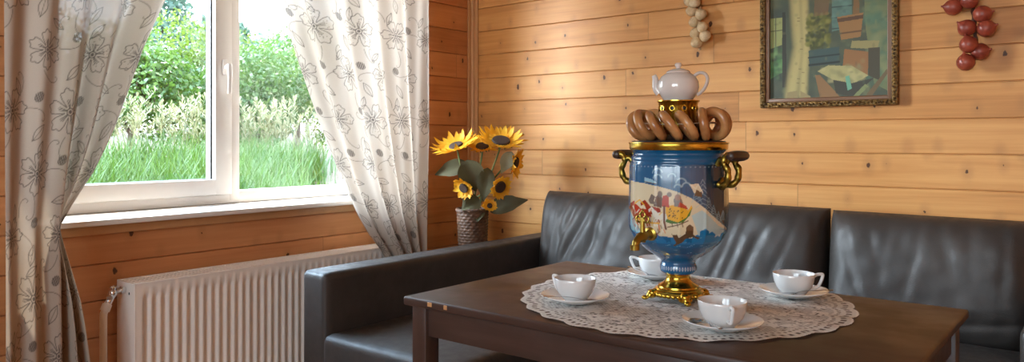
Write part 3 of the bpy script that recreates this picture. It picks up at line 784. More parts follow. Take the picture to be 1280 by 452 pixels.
for phi in (R(60), R(-118)):
    m = MB(); t_ = Vector((math.cos(phi), math.sin(phi), 0)); rdir = Vector((math.sin(phi), -math.cos(phi), 0))
    for s_ in (-1, 1):
        pts = [pol(phi, .120, 1.052) + t_ * (.020 * s_), pol(phi, .134, 1.048) + t_ * (.022 * s_), pol(phi, .148, 1.062) + t_ * (.026 * s_), pol(phi, .150, 1.085) + t_ * (.029 * s_), pol(phi, .140, 1.104) + t_ * (.030 * s_), pol(phi, .148, 1.120) + t_ * (.031 * s_), pol(phi, .163, 1.119) + t_ * (.032 * s_)]
        cp = catmull(pts, 7); m.tube(cp, [.0080 + .0009 * math.sin(i * .9) for i in range(len(cp))], 10)
        up_ = catmull([pts[4], pol(phi, .130, 1.112) + t_ * (.026 * s_), pol(phi, .119, 1.098) + t_ * (.022 * s_)], 6); m.tube(up_, .007, 10)
    m.lathe([(.016, 0), (.016, .004), (.010, .006)], 20, Matrix.Translation(pol(phi, .121, 1.052)) @ rdir.to_track_quat('Z', 'Y').to_matrix().to_4x4())
    h = m.build('handle', M['gold_dull'], sam, weld=False)
    c0 = pol(phi, .162, 1.120); g = MB()
    g.tube([c0 + t_ * x_ for x_ in (-.046, -.042, -.027, 0, .027, .042, .046)], [.005, .010, .0125, .0135, .0125, .010, .005], 14)
    g.build('grip', M['grip'], h)
# tap
ph = R(-33); t_ = Vector((math.cos(ph), math.sin(ph), 0)); m = MB()
m.lathe([(.017, 0), (.017, .004), (.011, .007), (.009, .02), (.010, .024), (.012, .028), (.012, .046), (.009, .05)], 20, Matrix.Translation(pol(ph, .119, .930)) @ Vector((math.sin(ph), -math.cos(ph), -.12)).to_track_quat('Z', 'Y').to_matrix().to_4x4())
sp = catmull([pol(ph, .150, .926), pol(ph, .168, .923), pol(ph, .180, .914), pol(ph, .185, .904)], 6)
m.tube(sp, [.0105] * 8 + [.0095] * 6 + [.0085] * (len(sp) - 14), 12); m.lathe([(.0115, 0), (.0115, .012)], 14, Matrix.Translation(pol(ph, .185, .897)))
tap = m.build('tap', M['gold_dull'], sam, weld=False)
m = MB(); kc = pol(ph, .154, .938)
m.tube([kc + Vector((0, 0, -.025)), kc + Vector((0, 0, .012)), kc + Vector((0, 0, .034))], [.0080, .0062, .0040], 10)
def ring_at(c, R_, r_, nrm): return Matrix.Translation(c) @ Vector(nrm).to_track_quat('Z', 'Y').to_matrix().to_4x4()
rn = (math.sin(ph), -math.cos(ph), 0)
m.torus(.0075, .0026, 16, 8, ring_at(kc + Vector((0, 0, .040)), 0, 0, rn))
m.torus(.0072, .0026, 16, 8, ring_at(kc + t_ * .011 + Vector((0, 0, .030)), 0, 0, rn)); m.torus(.0072, .0026, 16, 8, ring_at(kc - t_ * .011 + Vector((0, 0, .030)), 0, 0, rn))
m.sphere(kc + Vector((0, 0, .050)), .004)
m.build('tap_key', M['gold_dull'], tap, weld=False)

# ================================================================== bagels on a string
bag = thing('bagel_string', 'string of glossy brown ring bagels lying around the top of the samovar', 'bagels', (SAX, SAY, 1.154), math.atan2(-SAX, SAY))
specs = [(-110, 20, 20), (-84, 26, 28), (-58, 30, 33), (-34, 24, 34), (-11, 12, 36), (12, 0, 34), (40, -42, 12), (68, -14, 14), (94, 10, 10), (120, 12, 15), (146, 10, 12), (172, 12, 18), (198, 15, 18), (224, 20, 20)]
ctr = []
for (d_, yaw, roll) in specs:
    phi = R(d_); c_ = pol(phi, .095, .0375); ctr.append(c_)
    tdir = Vector((math.cos(phi), math.sin(phi), 0)); rd = Vector((math.sin(phi), -math.cos(phi), 0))
    nrm = (Matrix.Rotation(R(yaw), 3, 'Z') @ tdir)
    nrm = (Matrix.Rotation(R(roll), 3, rd) @ nrm).normalized()
    q = nrm.to_track_quat('Z', 'Y').to_matrix().to_4x4()
    k_ = .96 + .08 * random.random()
    lowest = .0318 * k_ * math.sqrt(max(0, 1 - nrm.z ** 2)) + .0112 * k_
    c_.z = lowest + .002
    MB().torus(.0300 * k_, .0112 * k_, 36, 16, Matrix.Translation(c_) @ q @ Matrix.Diagonal((1.0, 1.06, 1, 1))).build('bagel', M['bagel'], bag)
MB().tube(catmull([c + Vector((0, 0, .004)) for c in ctr], 4, True), .0013, 6).build('string', M['string'], bag)

# ================================================================== teapot
tp = thing('teapot', 'small greyish white porcelain teapot on top of the samovar', 'teapot', (SAX, SAY, 1.259), math.atan2(-SAX, SAY))
MB().lathe([(0, .0), (.036, .0), (.037, .003), (.042, .008), (.049, .020), (.052, .034), (.0505, .048), (.044, .060), (.034, .068), (.030, .070), (.028, .0705), (.0, .0705)], 56).build('pot', M['china_grey'], tp)
lid = MB().lathe([(.030, .0700), (.0305, .0720), (.026, .076), (.015, .080), (.008, .0815), (0, .0815)], 40).build('lid', M['china_grey'], tp)
MB().lathe([(.006, .080), (.005, .083), (.008, .087), (.009, .092), (.0065, .0955), (0, .0965)], 24).build('knob', M['china_grey'], lid)
s_ = catmull([(-.046, 0, .020), (-.054, 0, .030), (-.0565, 0, .044), (-.0575, 0, .056), (-.061, 0, .065)], 6)
MB().tube(s_, [.012 - .0060 * (i / (len(s_) - 1)) for i in range(len(s_))], 14).build('spout', M['china_grey'], tp)
h_ = catmull([(.040, -.004, .062), (.052, -.006, .069), (.066, -.008, .066), (.072, -.009, .052), (.066, -.008, .032), (.054, -.006, .018), (.046, -.005, .014)], 6)
MB().tube(h_, .0052, 12, flat=(1.2, .8)).build('handle', M['china_grey'], tp)

# ================================================================== cups, saucers, spoons
def make_cup(first):
    t = thing('teacup', None, 'cup')
    pr = [(0, .0035), (.020, .0035), (.022, 0), (.025, .0), (.0262, .003), (.034, .010), (.0435, .022), (.0488, .036), (.0510, .048), (.0522, .0565), (.0515, .0575), (.0500, .0565), (.0488, .047), (.0465, .036), (.0410, .022), (.032, .012), (.020, .008), (0, .0075)]
    MB().lathe(pr, 56).build('bowl', M['china'], t, angle=80)
    m = MB(); o1 = [(.0505, 0, .0480), (.0600, 0, .0530), (.0700, 0, .0545), (.0745, 0, .0525), (.0735, 0, .0460), (.0690, 0, .0340), (.0630, 0, .0240), (.0560, 0, .0200), (.0400, 0, .0185)]
    m.tube(catmull(o1, 5), .0042, 10, flat=(1.0, 1.0)); m.build('handle', M['china'], t)
    return t
def make_saucer():
    pr = [(0, .004), (.026, .004), (.028, 0), (.033, 0), (.045, .005), (.066, .012), (.0820, .0185), (.0855, .0215), (.0850, .0225), (.0820, .0215), (.066, .0155), (.045, .0085), (.034, .0052), (.030, .0050), (0, .0050)]
    return MB().lathe(pr, 64).build('saucer', M['china'], None, angle=80)
def make_spoon():
    t = thing('teaspoon', None, 'spoon')
    m = MB(); nu, nv = 15, 11; V = []; F = []
    for sgn in (0, 1):
        for i in range(nu):
            for j in range(nv):
                rr = i / (nu - 1); a = 2 * PI * j / nv
                x_ = .021 * rr * math.cos(a); y_ = .0135 * rr * math.sin(a) * (1 - .18 * math.cos(a))
                V.append((x_, y_, -.0055 * (1 - rr * rr) + (.0009 if sgn else 0)))
    for sgn in (0, 1):
        b = sgn * nu * nv
        for i in range(nu - 1):
            for j in range(nv): F.append((b + i * nv + j, b + i * nv + (j + 1) % nv, b + (i + 1) * nv + (j + 1) % nv, b + (i + 1) * nv + j))
    b0 = (nu - 1) * nv
    for j in range(nv): F.append((b0 + j, b0 + (j + 1) % nv, nu * nv + b0 + (j + 1) % nv, nu * nv + b0 + j))
    m.add(V, F); m.build('bowl', M['steel'], t, weld=False)
    hp = catmull([(.0195, 0, .0003), (.030, 0, .0030), (.050, 0, .0050), (.085, 0, .0045), (.105, 0, .0035), (.113, 0, .0030)], 5)
    nn = len(hp); wv = [.0032 - .0012 * math.sin(PI * min(1, i / (nn * .45))) if i < nn * .45 else .0022 + .0036 * ((i / nn - .45) / .55) for i in range(nn)]
    MB().tube(hp, wv, 8, flat=(1.0, .28)).build('handle', M['steel'], t)
    return t
cup0 = make_cup(True); sau0 = make_saucer(); tag(sau0, None, 'saucer'); sp0 = make_spoon()
ZS = .7528
TILT = math.atan2(.0125, .05)
# x, y, handle heading, spoon (bowl x, y, heading of the handle, tilt), labels
sets = [
 (-1.065, 1.576, R(172), 'left end of the doily',),
 (-1.066, 1.999, R(200), 'back of the doily, half hidden behind the samovar foot'),
 (-.663, 1.986, R(38), 'right side of the doily, nearest the sofa cushions'),
 (-.671, 1.556, R(-50), 'front edge of the doily, nearest the viewer'),
]
spoons = [(-1.006, 1.553, R(211), 0.0), (-1.048, 1.944, R(157), 0.0), (-.660, 1.934, R(38), 0.0), (-.717, 1.527, R(-40), 0.0)]
cup_l = ['white porcelain teacup at the left end of the doily', 'white porcelain teacup partly behind the samovar, against the sofa', 'white porcelain teacup with angular handle to the right, at the right back of the doily', 'white porcelain teacup nearest the viewer, its handle turned to the front']
sau_l = ['white saucer under the teacup at the left end of the doily', 'white saucer under the teacup partly behind the samovar', 'white saucer under the teacup at the right back of the doily', 'white saucer under the teacup nearest the viewer']
spo_l = ['teaspoon with its long handle reaching left over the leftmost saucer', 'teaspoon on the saucer partly behind the samovar', 'teaspoon in front of the cup at the right back of the doily', 'teaspoon with its round bowl up, on the saucer nearest the viewer']
for i, (x_, y_, hd, _) in enumerate(sets):
    c = cup0 if i == 0 else copy_tree(cup0); s_ = sau0 if i == 0 else copy_tree(sau0); p = sp0 if i == 0 else copy_tree(sp0)
    s_.location = (x_, y_, ZS); tag(s_, sau_l[i], 'saucer', 'saucers on the doily')
    c.location = (x_, y_, ZS + .0052); c.rotation_euler = (0, 0, hd); tag(c, cup_l[i], 'cup', 'teacups on saucers')
    bx, by, h, tl = spoons[i]
    p.location = (bx, by, ZS + .0178); p.rotation_euler = (0, -.055 if i != 0 else -.03, h); tag(p, spo_l[i], 'spoon', 'teaspoons on saucers')

# ================================================================== radiator
rad = thing('radiator', 'cream white ribbed panel radiator on the wall under the window', 'radiator', (-2.83, 1.9, 0))
ry0, ry1, rz0, rz1 = 1.277 - 1.9, 2.60 - 1.9, .10, .640
xb, xfr = -2.905 + 2.83, -2.762 + 2.83
def rad_panel(x, depth, name):
    prof = []; y = ry0
    V = []; F = []; ys = []; k = 0
    pitch = .0333; pts = [(ry0, 0), (ry0 + .022, 0)]; y = ry0 + .030
    while y + pitch < ry1 - .02:
        for (f, d) in ((0, 0), (.14, .010), (.24, .0125), (.52, .0125), (.62, .010), (.76, 0)): pts.append((y + f * pitch, -d))
        y += pitch
    pts += [(ry1 - .02, 0), (ry1, 0)]
    zz = [(rz0, 0), (rz0 + .03, 0), (rz0 + .052, 1), (rz1 - .062, 1), (rz1 - .040, 0), (rz1 - .008, 0), (rz1 - .002, 0)]
    for (z, f) in zz:
        for (yy, d) in pts: V.append((x + d * (-f) * (1 if depth > 0 else -1) * 0 + (x * 0) + (d * f if depth > 0 else -d * f), yy, z))
    n = len(pts)
    for i in range(len(zz) - 1):
        for j in range(n - 1): F.append((i * n + j, i * n + j + 1, (i + 1) * n + j + 1, (i + 1) * n + j))
    return V, F
V, F = rad_panel(xfr, 1, ''); MB().add(V, F).build('front_panel', M['enamel'], rad, angle=50, weld=False)
V, F = rad_panel(xb + .012, -1, ''); MB().add(V, F).build('back_panel', M['enamel'], rad, angle=50, weld=False)
m = MB()
for yy in (ry0, ry1): m.box(xb + .004, xfr + .001, yy - .0015, yy + .0015, rz0, rz1, .0008, 1)
m.box(xb + .010, xfr + .001, ry0 - .001, ry1 + .001, rz1 - .006, rz1 - .002)
m.build('side_panel', M['enamel'], rad, weld=False)
m = MB()
for xx in (xfr - .006, xb + .012): m.box(xx - .007, xx + .007, ry0 - .002, ry1 + .002, rz1 - .005, rz1 + .003, .002)
n_ = 74
for k in range(n_ + 1):
    yy = ry0 + (ry1 - ry0) * k / n_; m.box(xb + .015, xfr - .01, yy - .0028, yy + .0028, rz1 - .004, rz1 + .0015)
m.build('top_grille', M['enamel'], rad, weld=False)
m = MB(); yv = ry0
zc_ = rz1 - .026; xm = (xb + xfr) / 2
m.tube([(xm, yv + .004, zc_), (xm, yv - .035, zc_)], .0095, 14); m.lathe([(.014, 0), (.014, .012)], 6, Matrix.Translation((xm, yv - .006, zc_)) @ Matrix.Rotation(PI / 2, 4, 'X'))
vb = (xm, yv - .045, zc_ - .006)
m.sphere(vb, .015); m.tube([vb, (xm, yv - .062, zc_ - .040)], .0125, 14); m.lathe([(.0165, 0), (.0165, .016)], 6, Matrix.Translation((xm, yv - .052, zc_ - .025)) @ Matrix.Rotation(R(25), 4, 'X'))
m.tube([vb, (xm + .004, yv - .046, zc_ + .016)], .010, 14); m.torus(.0105, .0035, 20, 8, Matrix.Translation((xm + .004, yv - .046, zc_ + .016)))
m.build('valve', M['chrome'], rad, weld=False)
pp = catmull([(xm, yv - .060, zc_ - .036), (xm, yv - .074, zc_ - .068), (xm, yv - .078, zc_ - .10), (xm, yv - .078, zc_ - .3), (xm, yv - .078, zc_ - .612)], 6)
m = MB().tube(pp, .0125, 14); m.tube([(xm, yv - .064, zc_ - .043), (xm, yv - .074, zc_ - .066)], .0165, 14); m.build('pipe', M['pipe'], rad, weld=False)
m = MB().sphere((xm + .03, yv - .0005, zc_ - .012), .006, .002, .006); m.build('plug_hole', M['dark'], rad)
for yy in (ry0 + .2, ry1 - .2): MB().box(xb - .0235, xb + .012, yy - .02, yy + .02, rz0 + .05, rz1 - .03).build('wall_bracket', M['enamel'], rad, weld=False)

# ================================================================== curtains
INK = lin((62, 50, 44)); CLOTH = (.52, .425, .34)
def draw_print(c, W, z0, z1, seed):
    q = np.random.default_rng(seed)
    lw = .0013
    def P(x, y, r, a): return (x + r * math.cos(a), y + r * math.sin(a))
    def flower(x, y, Rr, n=6, rot=0.0, dots=False):
        for k in range(n):
            a0 = rot + 2 * PI * k / n; pts = []; half = PI / n * .92
            for t in np.linspace(-1, 1, 15):
                lob = Rr * (1 - .55 * abs(t) ** 3.2) * (.93 + .07 * math.cos(t * 9)); pts.append(P(x, y, lob if abs(t) < .98 else Rr * .25, a0 + half * t))
            c.line(pts, lw, INK, .85)
            for t in (-.35, 0, .35): c.line([P(x, y, Rr * .16, a0 + half * t * .6), P(x, y, Rr * (.52 - .1 * abs(t)), a0 + half * t * .8)], lw * .9, INK, .75)
            if dots:
                for d_ in range(7): c.ell(P(x, y, Rr * q.uniform(.45, .8), a0 + half * q.uniform(-.6, .6)), .0020, .0020, INK, .7)
        c.line([P(x, y, Rr * .15, a) for a in np.linspace(0, 2 * PI, 14)], lw * 1.2, INK, .9); c.ell((x, y), Rr * .08, Rr * .08, INK, .9)
    def disc(x, y, r):
        for k in range(7):
            d_ = -r + 2 * r * (k + .5) / 7; h = math.sqrt(max(0, r * r - d_ * d_))
            c.line([(x + d_ - h * .25, y - h), (x + d_ + h * .25, y + h)], lw * 1.15, INK, .95)
    def leaf(x, y, L, a):
        e = P(x, y, L, a); s1 = []; s2 = []
        for t in np.linspace(0, 1, 9):
            b = P(x, y, L * t, a); o = L * .20 * math.sin(PI * t)
            s1.append((b[0] - o * math.sin(a), b[1] + o * math.cos(a))); s2.append((b[0] + o * math.sin(a), b[1] - o * math.cos(a)))
        c.line(s1, lw, INK, .8); c.line(s2, lw, INK, .8); c.line([(x, y), P(x, y, L * .85, a)], lw * .8, INK, .7)
    def vine(x, y, a, L, curl):
        pts = [(x, y)]; n = 26; ang = a
        for i in range(n):
            ang += curl * (.05 + .55 * (i / n) ** 3); step = L / n * (1 - .65 * i / n); x += step * math.cos(ang); y += step * math.sin(ang); pts.append((x, y))
        c.line(pts, lw * .9, INK, .7)
    y = z0 + .02; row = 0; lw = .0015
    while y < z1 + .1:
        x = (.03 if row % 2 == 0 else .155) + q.uniform(-.01, .01)
        while x < W + .05:
            kind = (row + int(x * 10)) % 2
            Rr = q.uniform(.066, .084)
            flower(x, y, Rr, 5 if kind else 6, q.uniform(0, 6.28), kind == 1)
            disc(x + .118 + q.uniform(-.008, .008), y + .04 + q.uniform(-.01, .01), .0165)
            leaf(x + .095, y - .095, .070, q.uniform(.2, 1.4)); leaf(x + .02, y + .105, .06, q.uniform(-2.6, -.5))
            vine(x + Rr * .9, y + .01, q.uniform(-.6, .6), .16, q.choice([-1, 1])); vine(x - .01, y - Rr, q.uniform(-2.2, -1.0), .15, q.choice([-1, 1])); vine(x + .05, y + .06, q.uniform(.6, 2.0), .13, q.choice([-1, 1]))
            x += .25
        y += .20; row += 1
def curtain(name, label, W, zt, ykn, xfn, seed, flip):
    """cloth lattice: c across the cloth, z down; ykn(c, z) -> y, xfn(c, z) -> x"""
    nc = int(W / .003) + 1; cc = np.linspace(0, W, nc); zz = np.linspace(.03, zt, int((zt - .03) / .0031))
    cv = Canvas(cc, zz, CLOTH); draw_print(cv, W, .03, min(zt, 2.1), seed)
    C_, Z_ = np.meshgrid(cc, zz)
    Y = ykn(C_ / W, Z_); X = xfn(C_ / W, Z_)
    P = np.stack([X, Y, Z_], -1).reshape(-1, 3); F = grid_faces(len(zz), nc)
    if flip: F = F[:, ::-1]
    me = raw_mesh(name, P, F); set_paint(me, cv.c)
    return tag(link(name, me, M['curtain'], angle=0), label, 'curtain', 'window curtains')
def smooth(t): t = np.clip(t, 0, 1); return t * t * (3 - 2 * t)
ZT = ZC - .002
# left curtain: its outer strip hangs straight, the inner half is swept back to the wall below the sill
def lead_l(z): return np.interp(z, [.03, .41, .62, .745, .866, .93, 1.048, 1.199, 1.35, 1.502, 1.671, 2.0, 2.5], [1.135, 1.114, 1.088, 1.062, 1.034, 1.070, 1.140, 1.206, 1.262, 1.318, 1.392, 1.50, 1.60])
def mid_l(z): return np.interp(z, [.03, .5, .866, 1.2, 1.671, 2.5], [1.020, 1.020, 1.013, 1.045, 1.090, 1.13])
def yk_l(s, z):
    k = .40; out = .856 + 0 * z; a = mid_l(z); b = lead_l(z)
    t1 = s / k; t2 = (s - k) / (1 - k)
    return np.where(s < k, out + (a - out) * t1, a + (b - a) * np.clip(t2, 0, 1))
def xf_l(s, z):
    k = .40; tie = np.exp(-((z - .866) / .22) ** 2); t2 = np.clip((s - k) / (1 - k), 0, 1)
    straight = .016 * np.sin(2 * PI * (s / k) * 2.2 + .5 + .25 * np.sin(2 * z)) * np.clip(1 - t2 * 6, 0, 1)
    lead = (.044 - .024 * tie) * np.sin(2 * PI * t2 * 2.3 + 1.4 + .5 * z) * smooth(t2 * 4)
    return -2.725 + straight + lead - .035 * tie * smooth(t2 * 5) - .02 * smooth(t2 * 4) + .006 * np.sin(9 * s + 3 * z)
curtain('curtain', 'sheer beige curtain with line-drawn flowers, left of the window beside the radiator pipe', .74, ZT, yk_l, xf_l, 3, False)
# right curtain: swept to the right, gathered behind the sofa arm
def lead_r(z): return np.interp(z, [.03, .30, .50, .58, .636, .72, .809, .90, 1.014, 1.243, 1.48, 1.736, 2.1, 2.5], [2.36, 2.40, 2.46, 2.445, 2.410, 2.335, 2.273, 2.222, 2.162, 2.051, 1.950, 1.850, 1.76, 1.72])
def out_r(z): return np.interp(z, [.03, .5, .7, 1.2, 2.5], [2.650, 2.640, 2.648, 2.668, 2.680])
def yk_r(s, z):          # s = 0 at the outer hem
    b = lead_r(z); o = out_r(z); return o + (b - o) * (s ** 1.10)
def xf_r(s, z):
    sq = np.clip((2.68 - lead_r(z)) / .9, .2, 1)
    amp = .020 + .020 * (1 - sq)
    f = amp * np.sin(2 * PI * (s * 4.3) + .6 + .35 * np.sin(1.6 * z)) * np.clip((1.04 - s) * 5, .25, 1) + .008 * np.sin(2 * PI * s * 9.0 + z)
    return -2.690 + f - .04 * smooth((s - .82) / .18) - .01
curtain('curtain', 'sheer white curtain with line-drawn flowers, right of the window near the sunflowers', .93, ZT, yk_r, xf_r, 11, True)

# ================================================================== vase and sunflowers
VX, VY = -2.585, 2.895
vase = thing('wicker_vase', 'brown woven wicker floor vase in the corner behind the sofa arm', 'vase', (VX, VY, 0))
def vase_r(z): return float(np.interp(z, [0, .10, .35, .60, .80], [.090, .085, .072, .070, .080]))
m = MB(); nst = 18
rows = 54; V = []; F = []; n = 108
for i in range(rows * 4 + 1):
    z = .80 * i / (rows * 4)
    for k in range(n):
        a = 2 * PI * k / n; row = int(i / 4); s_ = 1 if row % 2 else -1
        bulge = .0045 * abs(math.sin(PI * i / 4 * 1.0)) * (.55 + .45 * s_ * math.cos(a * nst / 1.0))
        r_ = vase_r(z) + bulge; V.append((r_ * math.cos(a), r_ * math.sin(a), z))
for i in range(rows * 4):
    for k in range(n): F.append((i * n + k, i * n + (k + 1) % n, (i + 1) * n + (k + 1) % n, (i + 1) * n + k))
F.append(tuple(range(n - 1, -1, -1))); m.add(V, F)
m.build('basket', M['wicker'], vase, weld=False, angle=60)
m = MB()
for j in (0, 1):
    m.tube([(vase_r(.80) * math.cos(a) * (1 + .02 * math.sin(a * 12 + j * PI)), vase_r(.80) * math.sin(a) * (1 + .02 * math.sin(a * 12 + j * PI)), .802 + .004 * math.cos(a * 12 + j * PI)) for a in np.linspace(0, 2 * PI, 96)], .0065, 8)
m.build('rim', M['wicker'], vase, weld=False)
def petal_mesh(mb, c, nrm, n_, Rr, Lp, Wp, lift, seed, rows=2):
    q = random.Random(seed); z = Vector(nrm).normalized(); x = z.orthogonal().normalized(); y = z.cross(x)
    for rw in range(rows):
        for k in range(n_):
            a = 2 * PI * (k + .5 * rw + q.uniform(-.25, .25)) / n_; d = x * math.cos(a) + y * math.sin(a); t = z.cross(d)
            L = Lp * q.uniform(.8, 1.1); W_ = Wp * q.uniform(.85, 1.15); lf = lift + .25 * rw + q.uniform(-.22, .18); V = []; F = []
            for i in range(6):
                s_ = i / 5; wv = W_ * (math.sin(PI * min(1, .12 + s_ * .88)) ** .7) if i < 5 else .0006
                p = Vector(c) + d * (Rr + L * s_ * math.cos(lf * s_)) + z * (L * s_ * math.sin(lf * s_) - .004 * rw)
                V += [p - t * wv + z * .003, p, p + t * wv + z * .003]
            for i in range(5): F += [(i * 3, i * 3 + 1, i * 3 + 4, i * 3 + 3), (i * 3 + 1, i * 3 + 2, i * 3 + 5, i * 3 + 4)]
            mb.add(V, F)
def leaf_mesh(base, tip, wdt, nrm, fold=.25, droop=.0, seed=0):
    base = Vector(base); tip = Vector(tip); ax = tip - base; L = ax.length; d = ax.normalized(); nn = Vector(nrm); nn = (nn - d * nn.dot(d)).normalized(); s_ = d.cross(nn)
    V = []; F = []; n = 14; m_ = 7; q = random.Random(seed)
    for i in range(n + 1):
        t = i / n; wv = wdt * (math.sin(PI * t ** .75) ** .8 if 0 < t < 1 else .02)
        if t > .7: wv = min(wv, wdt * (1 - t) * 2.1 + .0005)
        for j in range(m_):
            u_ = (j / (m_ - 1)) * 2 - 1
            p = base + d * (L * t) + s_ * (wv * u_) + nn * (fold * abs(u_) * wv - droop * t * t + .006 * math.sin(5 * t + 2 * u_ + seed) * abs(u_))
            V.append(p)
    for i in range(n):
        for j in range(m_ - 1): F.append((i * m_ + j, i * m_ + j + 1, (i + 1) * m_ + j + 1, (i + 1) * m_ + j))
    return V, F
CF = Vector((.6266, -.7793, 0)); RT = Vector((.7793, .6266, 0)); UP = Vector((0, 0, 1))    # towards the viewer, right, up
FB = Vector((VX, VY, .80))
def at(px, py, fwd=0.0):
    """offset (in the plane facing the room) from the vase mouth, in units of 1/245 m"""
    return FB + RT * ((px - 592.5) / 245) + UP * ((263.0 - py) / 245) + CF * fwd
def sunflower(label, c, nrm, rad, disc, leaves, seed, half=False):
    t = thing('sunflower', label, 'flower', tuple(FB + Vector((0, 0, -.03))), 0, 'sunflowers in the wicker vase'); off = -(FB + Vector((0, 0, -.03)))
    T = Matrix.Translation(off); nv = Vector(nrm).normalized(); c = Vector(c)
    q = nv.to_track_quat('Z', 'Y').to_matrix().to_4x4()
    m = MB(); petal_mesh(m, c, nv, int(10 + rad * 55), disc * .85, rad - disc * .8, .008 + rad * .042, .25, seed); m2 = MB(); m2.add(m.V, m.F, T); m2.build('petals', M['petal'], t, weld=False, angle=0)
    MB().lathe([(0, -.012), (disc * .7, -.010), (disc, .0), (disc * .9, .010), (disc * .5, .012), (0, .007)], 24, T @ Matrix.Translation(c) @ q).build('seed_disc', M['disc'], t)
    root = FB + Vector((random.uniform(-.03, .03), random.uniform(-.03, .03), -.03)); md = (root + c) / 2 + Vector((0, 0, .02)) - nv * .03
    st = catmull([root, root.lerp(md, .6) + Vector((0, 0, .02)), md, c - nv * .035, c - nv * .008], 6); MB().tube([p + off for p in st], .0042, 8).build('stem', M['stem'], t)
    m = MB(); petal_mesh(m, c - nv * .008, nv, 10, disc * .5, disc * .9, .008, -.2, seed + 50, 1); m2 = MB(); m2.add(m.V, m.F, T); m2.build('sepals', M['stem'], t, weld=False, angle=0)
    for i, (b, tip, wd, nr, mt) in enumerate(leaves):
        V, F = leaf_mesh(b, tip, wd, nr, seed=seed + i); mb = MB(); mb.add(V, F, T); mb.build('leaf', M[mt], t, weld=False, angle=0)
    return t
sunflower('big sunflower on the left of the bouquet, nodding to the left', at(572, 183, .02), CF * .36 + UP * .88 - RT * .24, .130, .038, [(at(586, 205, .0), at(546, 219, .03), .046, CF + UP * .4, 'leaf')], 1)
sunflower('big sunflower at the top right of the bouquet with the widest dark disc', at(628, 177, .03), CF * .46 + UP * .86 + RT * .10, .132, .048, [(at(641, 190, .01), at(628, 217, .05), .036, CF, 'leaf_pale')], 2)
sunflower('sunflower half hidden between the two big heads', at(604, 184, -.05), CF * .4 + UP * .8, .095, .035, [(at(586, 200, .04), at(597, 240, .03), .066, CF + UP * .3, 'leaf')], 3)
sunflower('drooping sunflower at the right edge of the bouquet', at(646, 204, -.02), RT * .75 + CF * .3 - UP * .15, .085, .030, [(at(612, 262, .0), at(661, 249, .06), .050, CF + UP * .5, 'leaf')], 4)
sunflower('small sunflower hanging face down on the lower left of the bouquet', at(583, 234, .085), -UP * .4 + CF * .7 - RT * .4, .062, .026, [(at(600, 247, .03), at(580, 262, .08), .050, CF + UP * .3, 'leaf')], 5)
sunflower('small ragged sunflower low on the right of the bouquet', at(627, 233, .075), -UP * .25 + RT * .5 + CF * .6, .066, .032, [(at(612, 210, .03), at(606, 252, .07), .044, CF, 'leaf')], 6)
sunflower('tiny yellow sunflower bud just above the vase rim', at(614, 257, .06), UP * .6 + CF * .7 + RT * .2, .042, .014, [(at(600, 262, .03), at(599, 276, .10), .036, CF + UP * .3, 'leaf')], 7)

# ================================================================== picture
pic = thing('framed_picture', 'painting of a washroom interior in an ornate dark gilded frame on the plank wall', 'picture', (-.957, YB, 1.295))
PW, PH = .548, .76
def frame_ring(w0, w1, y0_, y1_, bev, name, mt, orn=False):
    m = MB()
    hw = PW / 2
    for (a, b, c, d) in ((-hw + w0, -hw + w1, w0, PH - w0), (hw - w1, hw - w0, w0, PH - w0), (-hw + w1 - .006, hw - w1 + .006, w0 + .0004, w1), (-hw + w1 - .006, hw - w1 + .006, PH - w1, PH - w0 - .0004)):
        m.box(a, b, y0_ + (.0005 if b - a > .1 else 0), y1_, c, d, bev, 2)
    if orn:
        def bump_at(x, z): m.sphere((x, y0_ - .001, z), .0075, .006, .0055, n=8, m=6); 
        nx = 38; nz = 52; mid = (w0 + w1) / 2
        for k in range(nx):
            x = -hw + mid + (PW - 2 * mid) * k / (nx - 1)
            for z in (mid + .003 * math.sin(k * 2.1), PH - mid): bump_at(x, z)
        for k in range(nz):
            z = mid + (PH - 2 * mid) * k / (nz - 1)
            for x in (-hw + mid + .003 * math.sin(k * 2.1), hw - mid): bump_at(x, z)
    return m.build(name, mt, pic, weld=False)
frame_ring(.0, .024, -.034, -.001, .006, 'outer_frame', M['frame'], True)
frame_ring(.022, .040, -.026, -.003, .004, 'inner_slip', M['slip'])
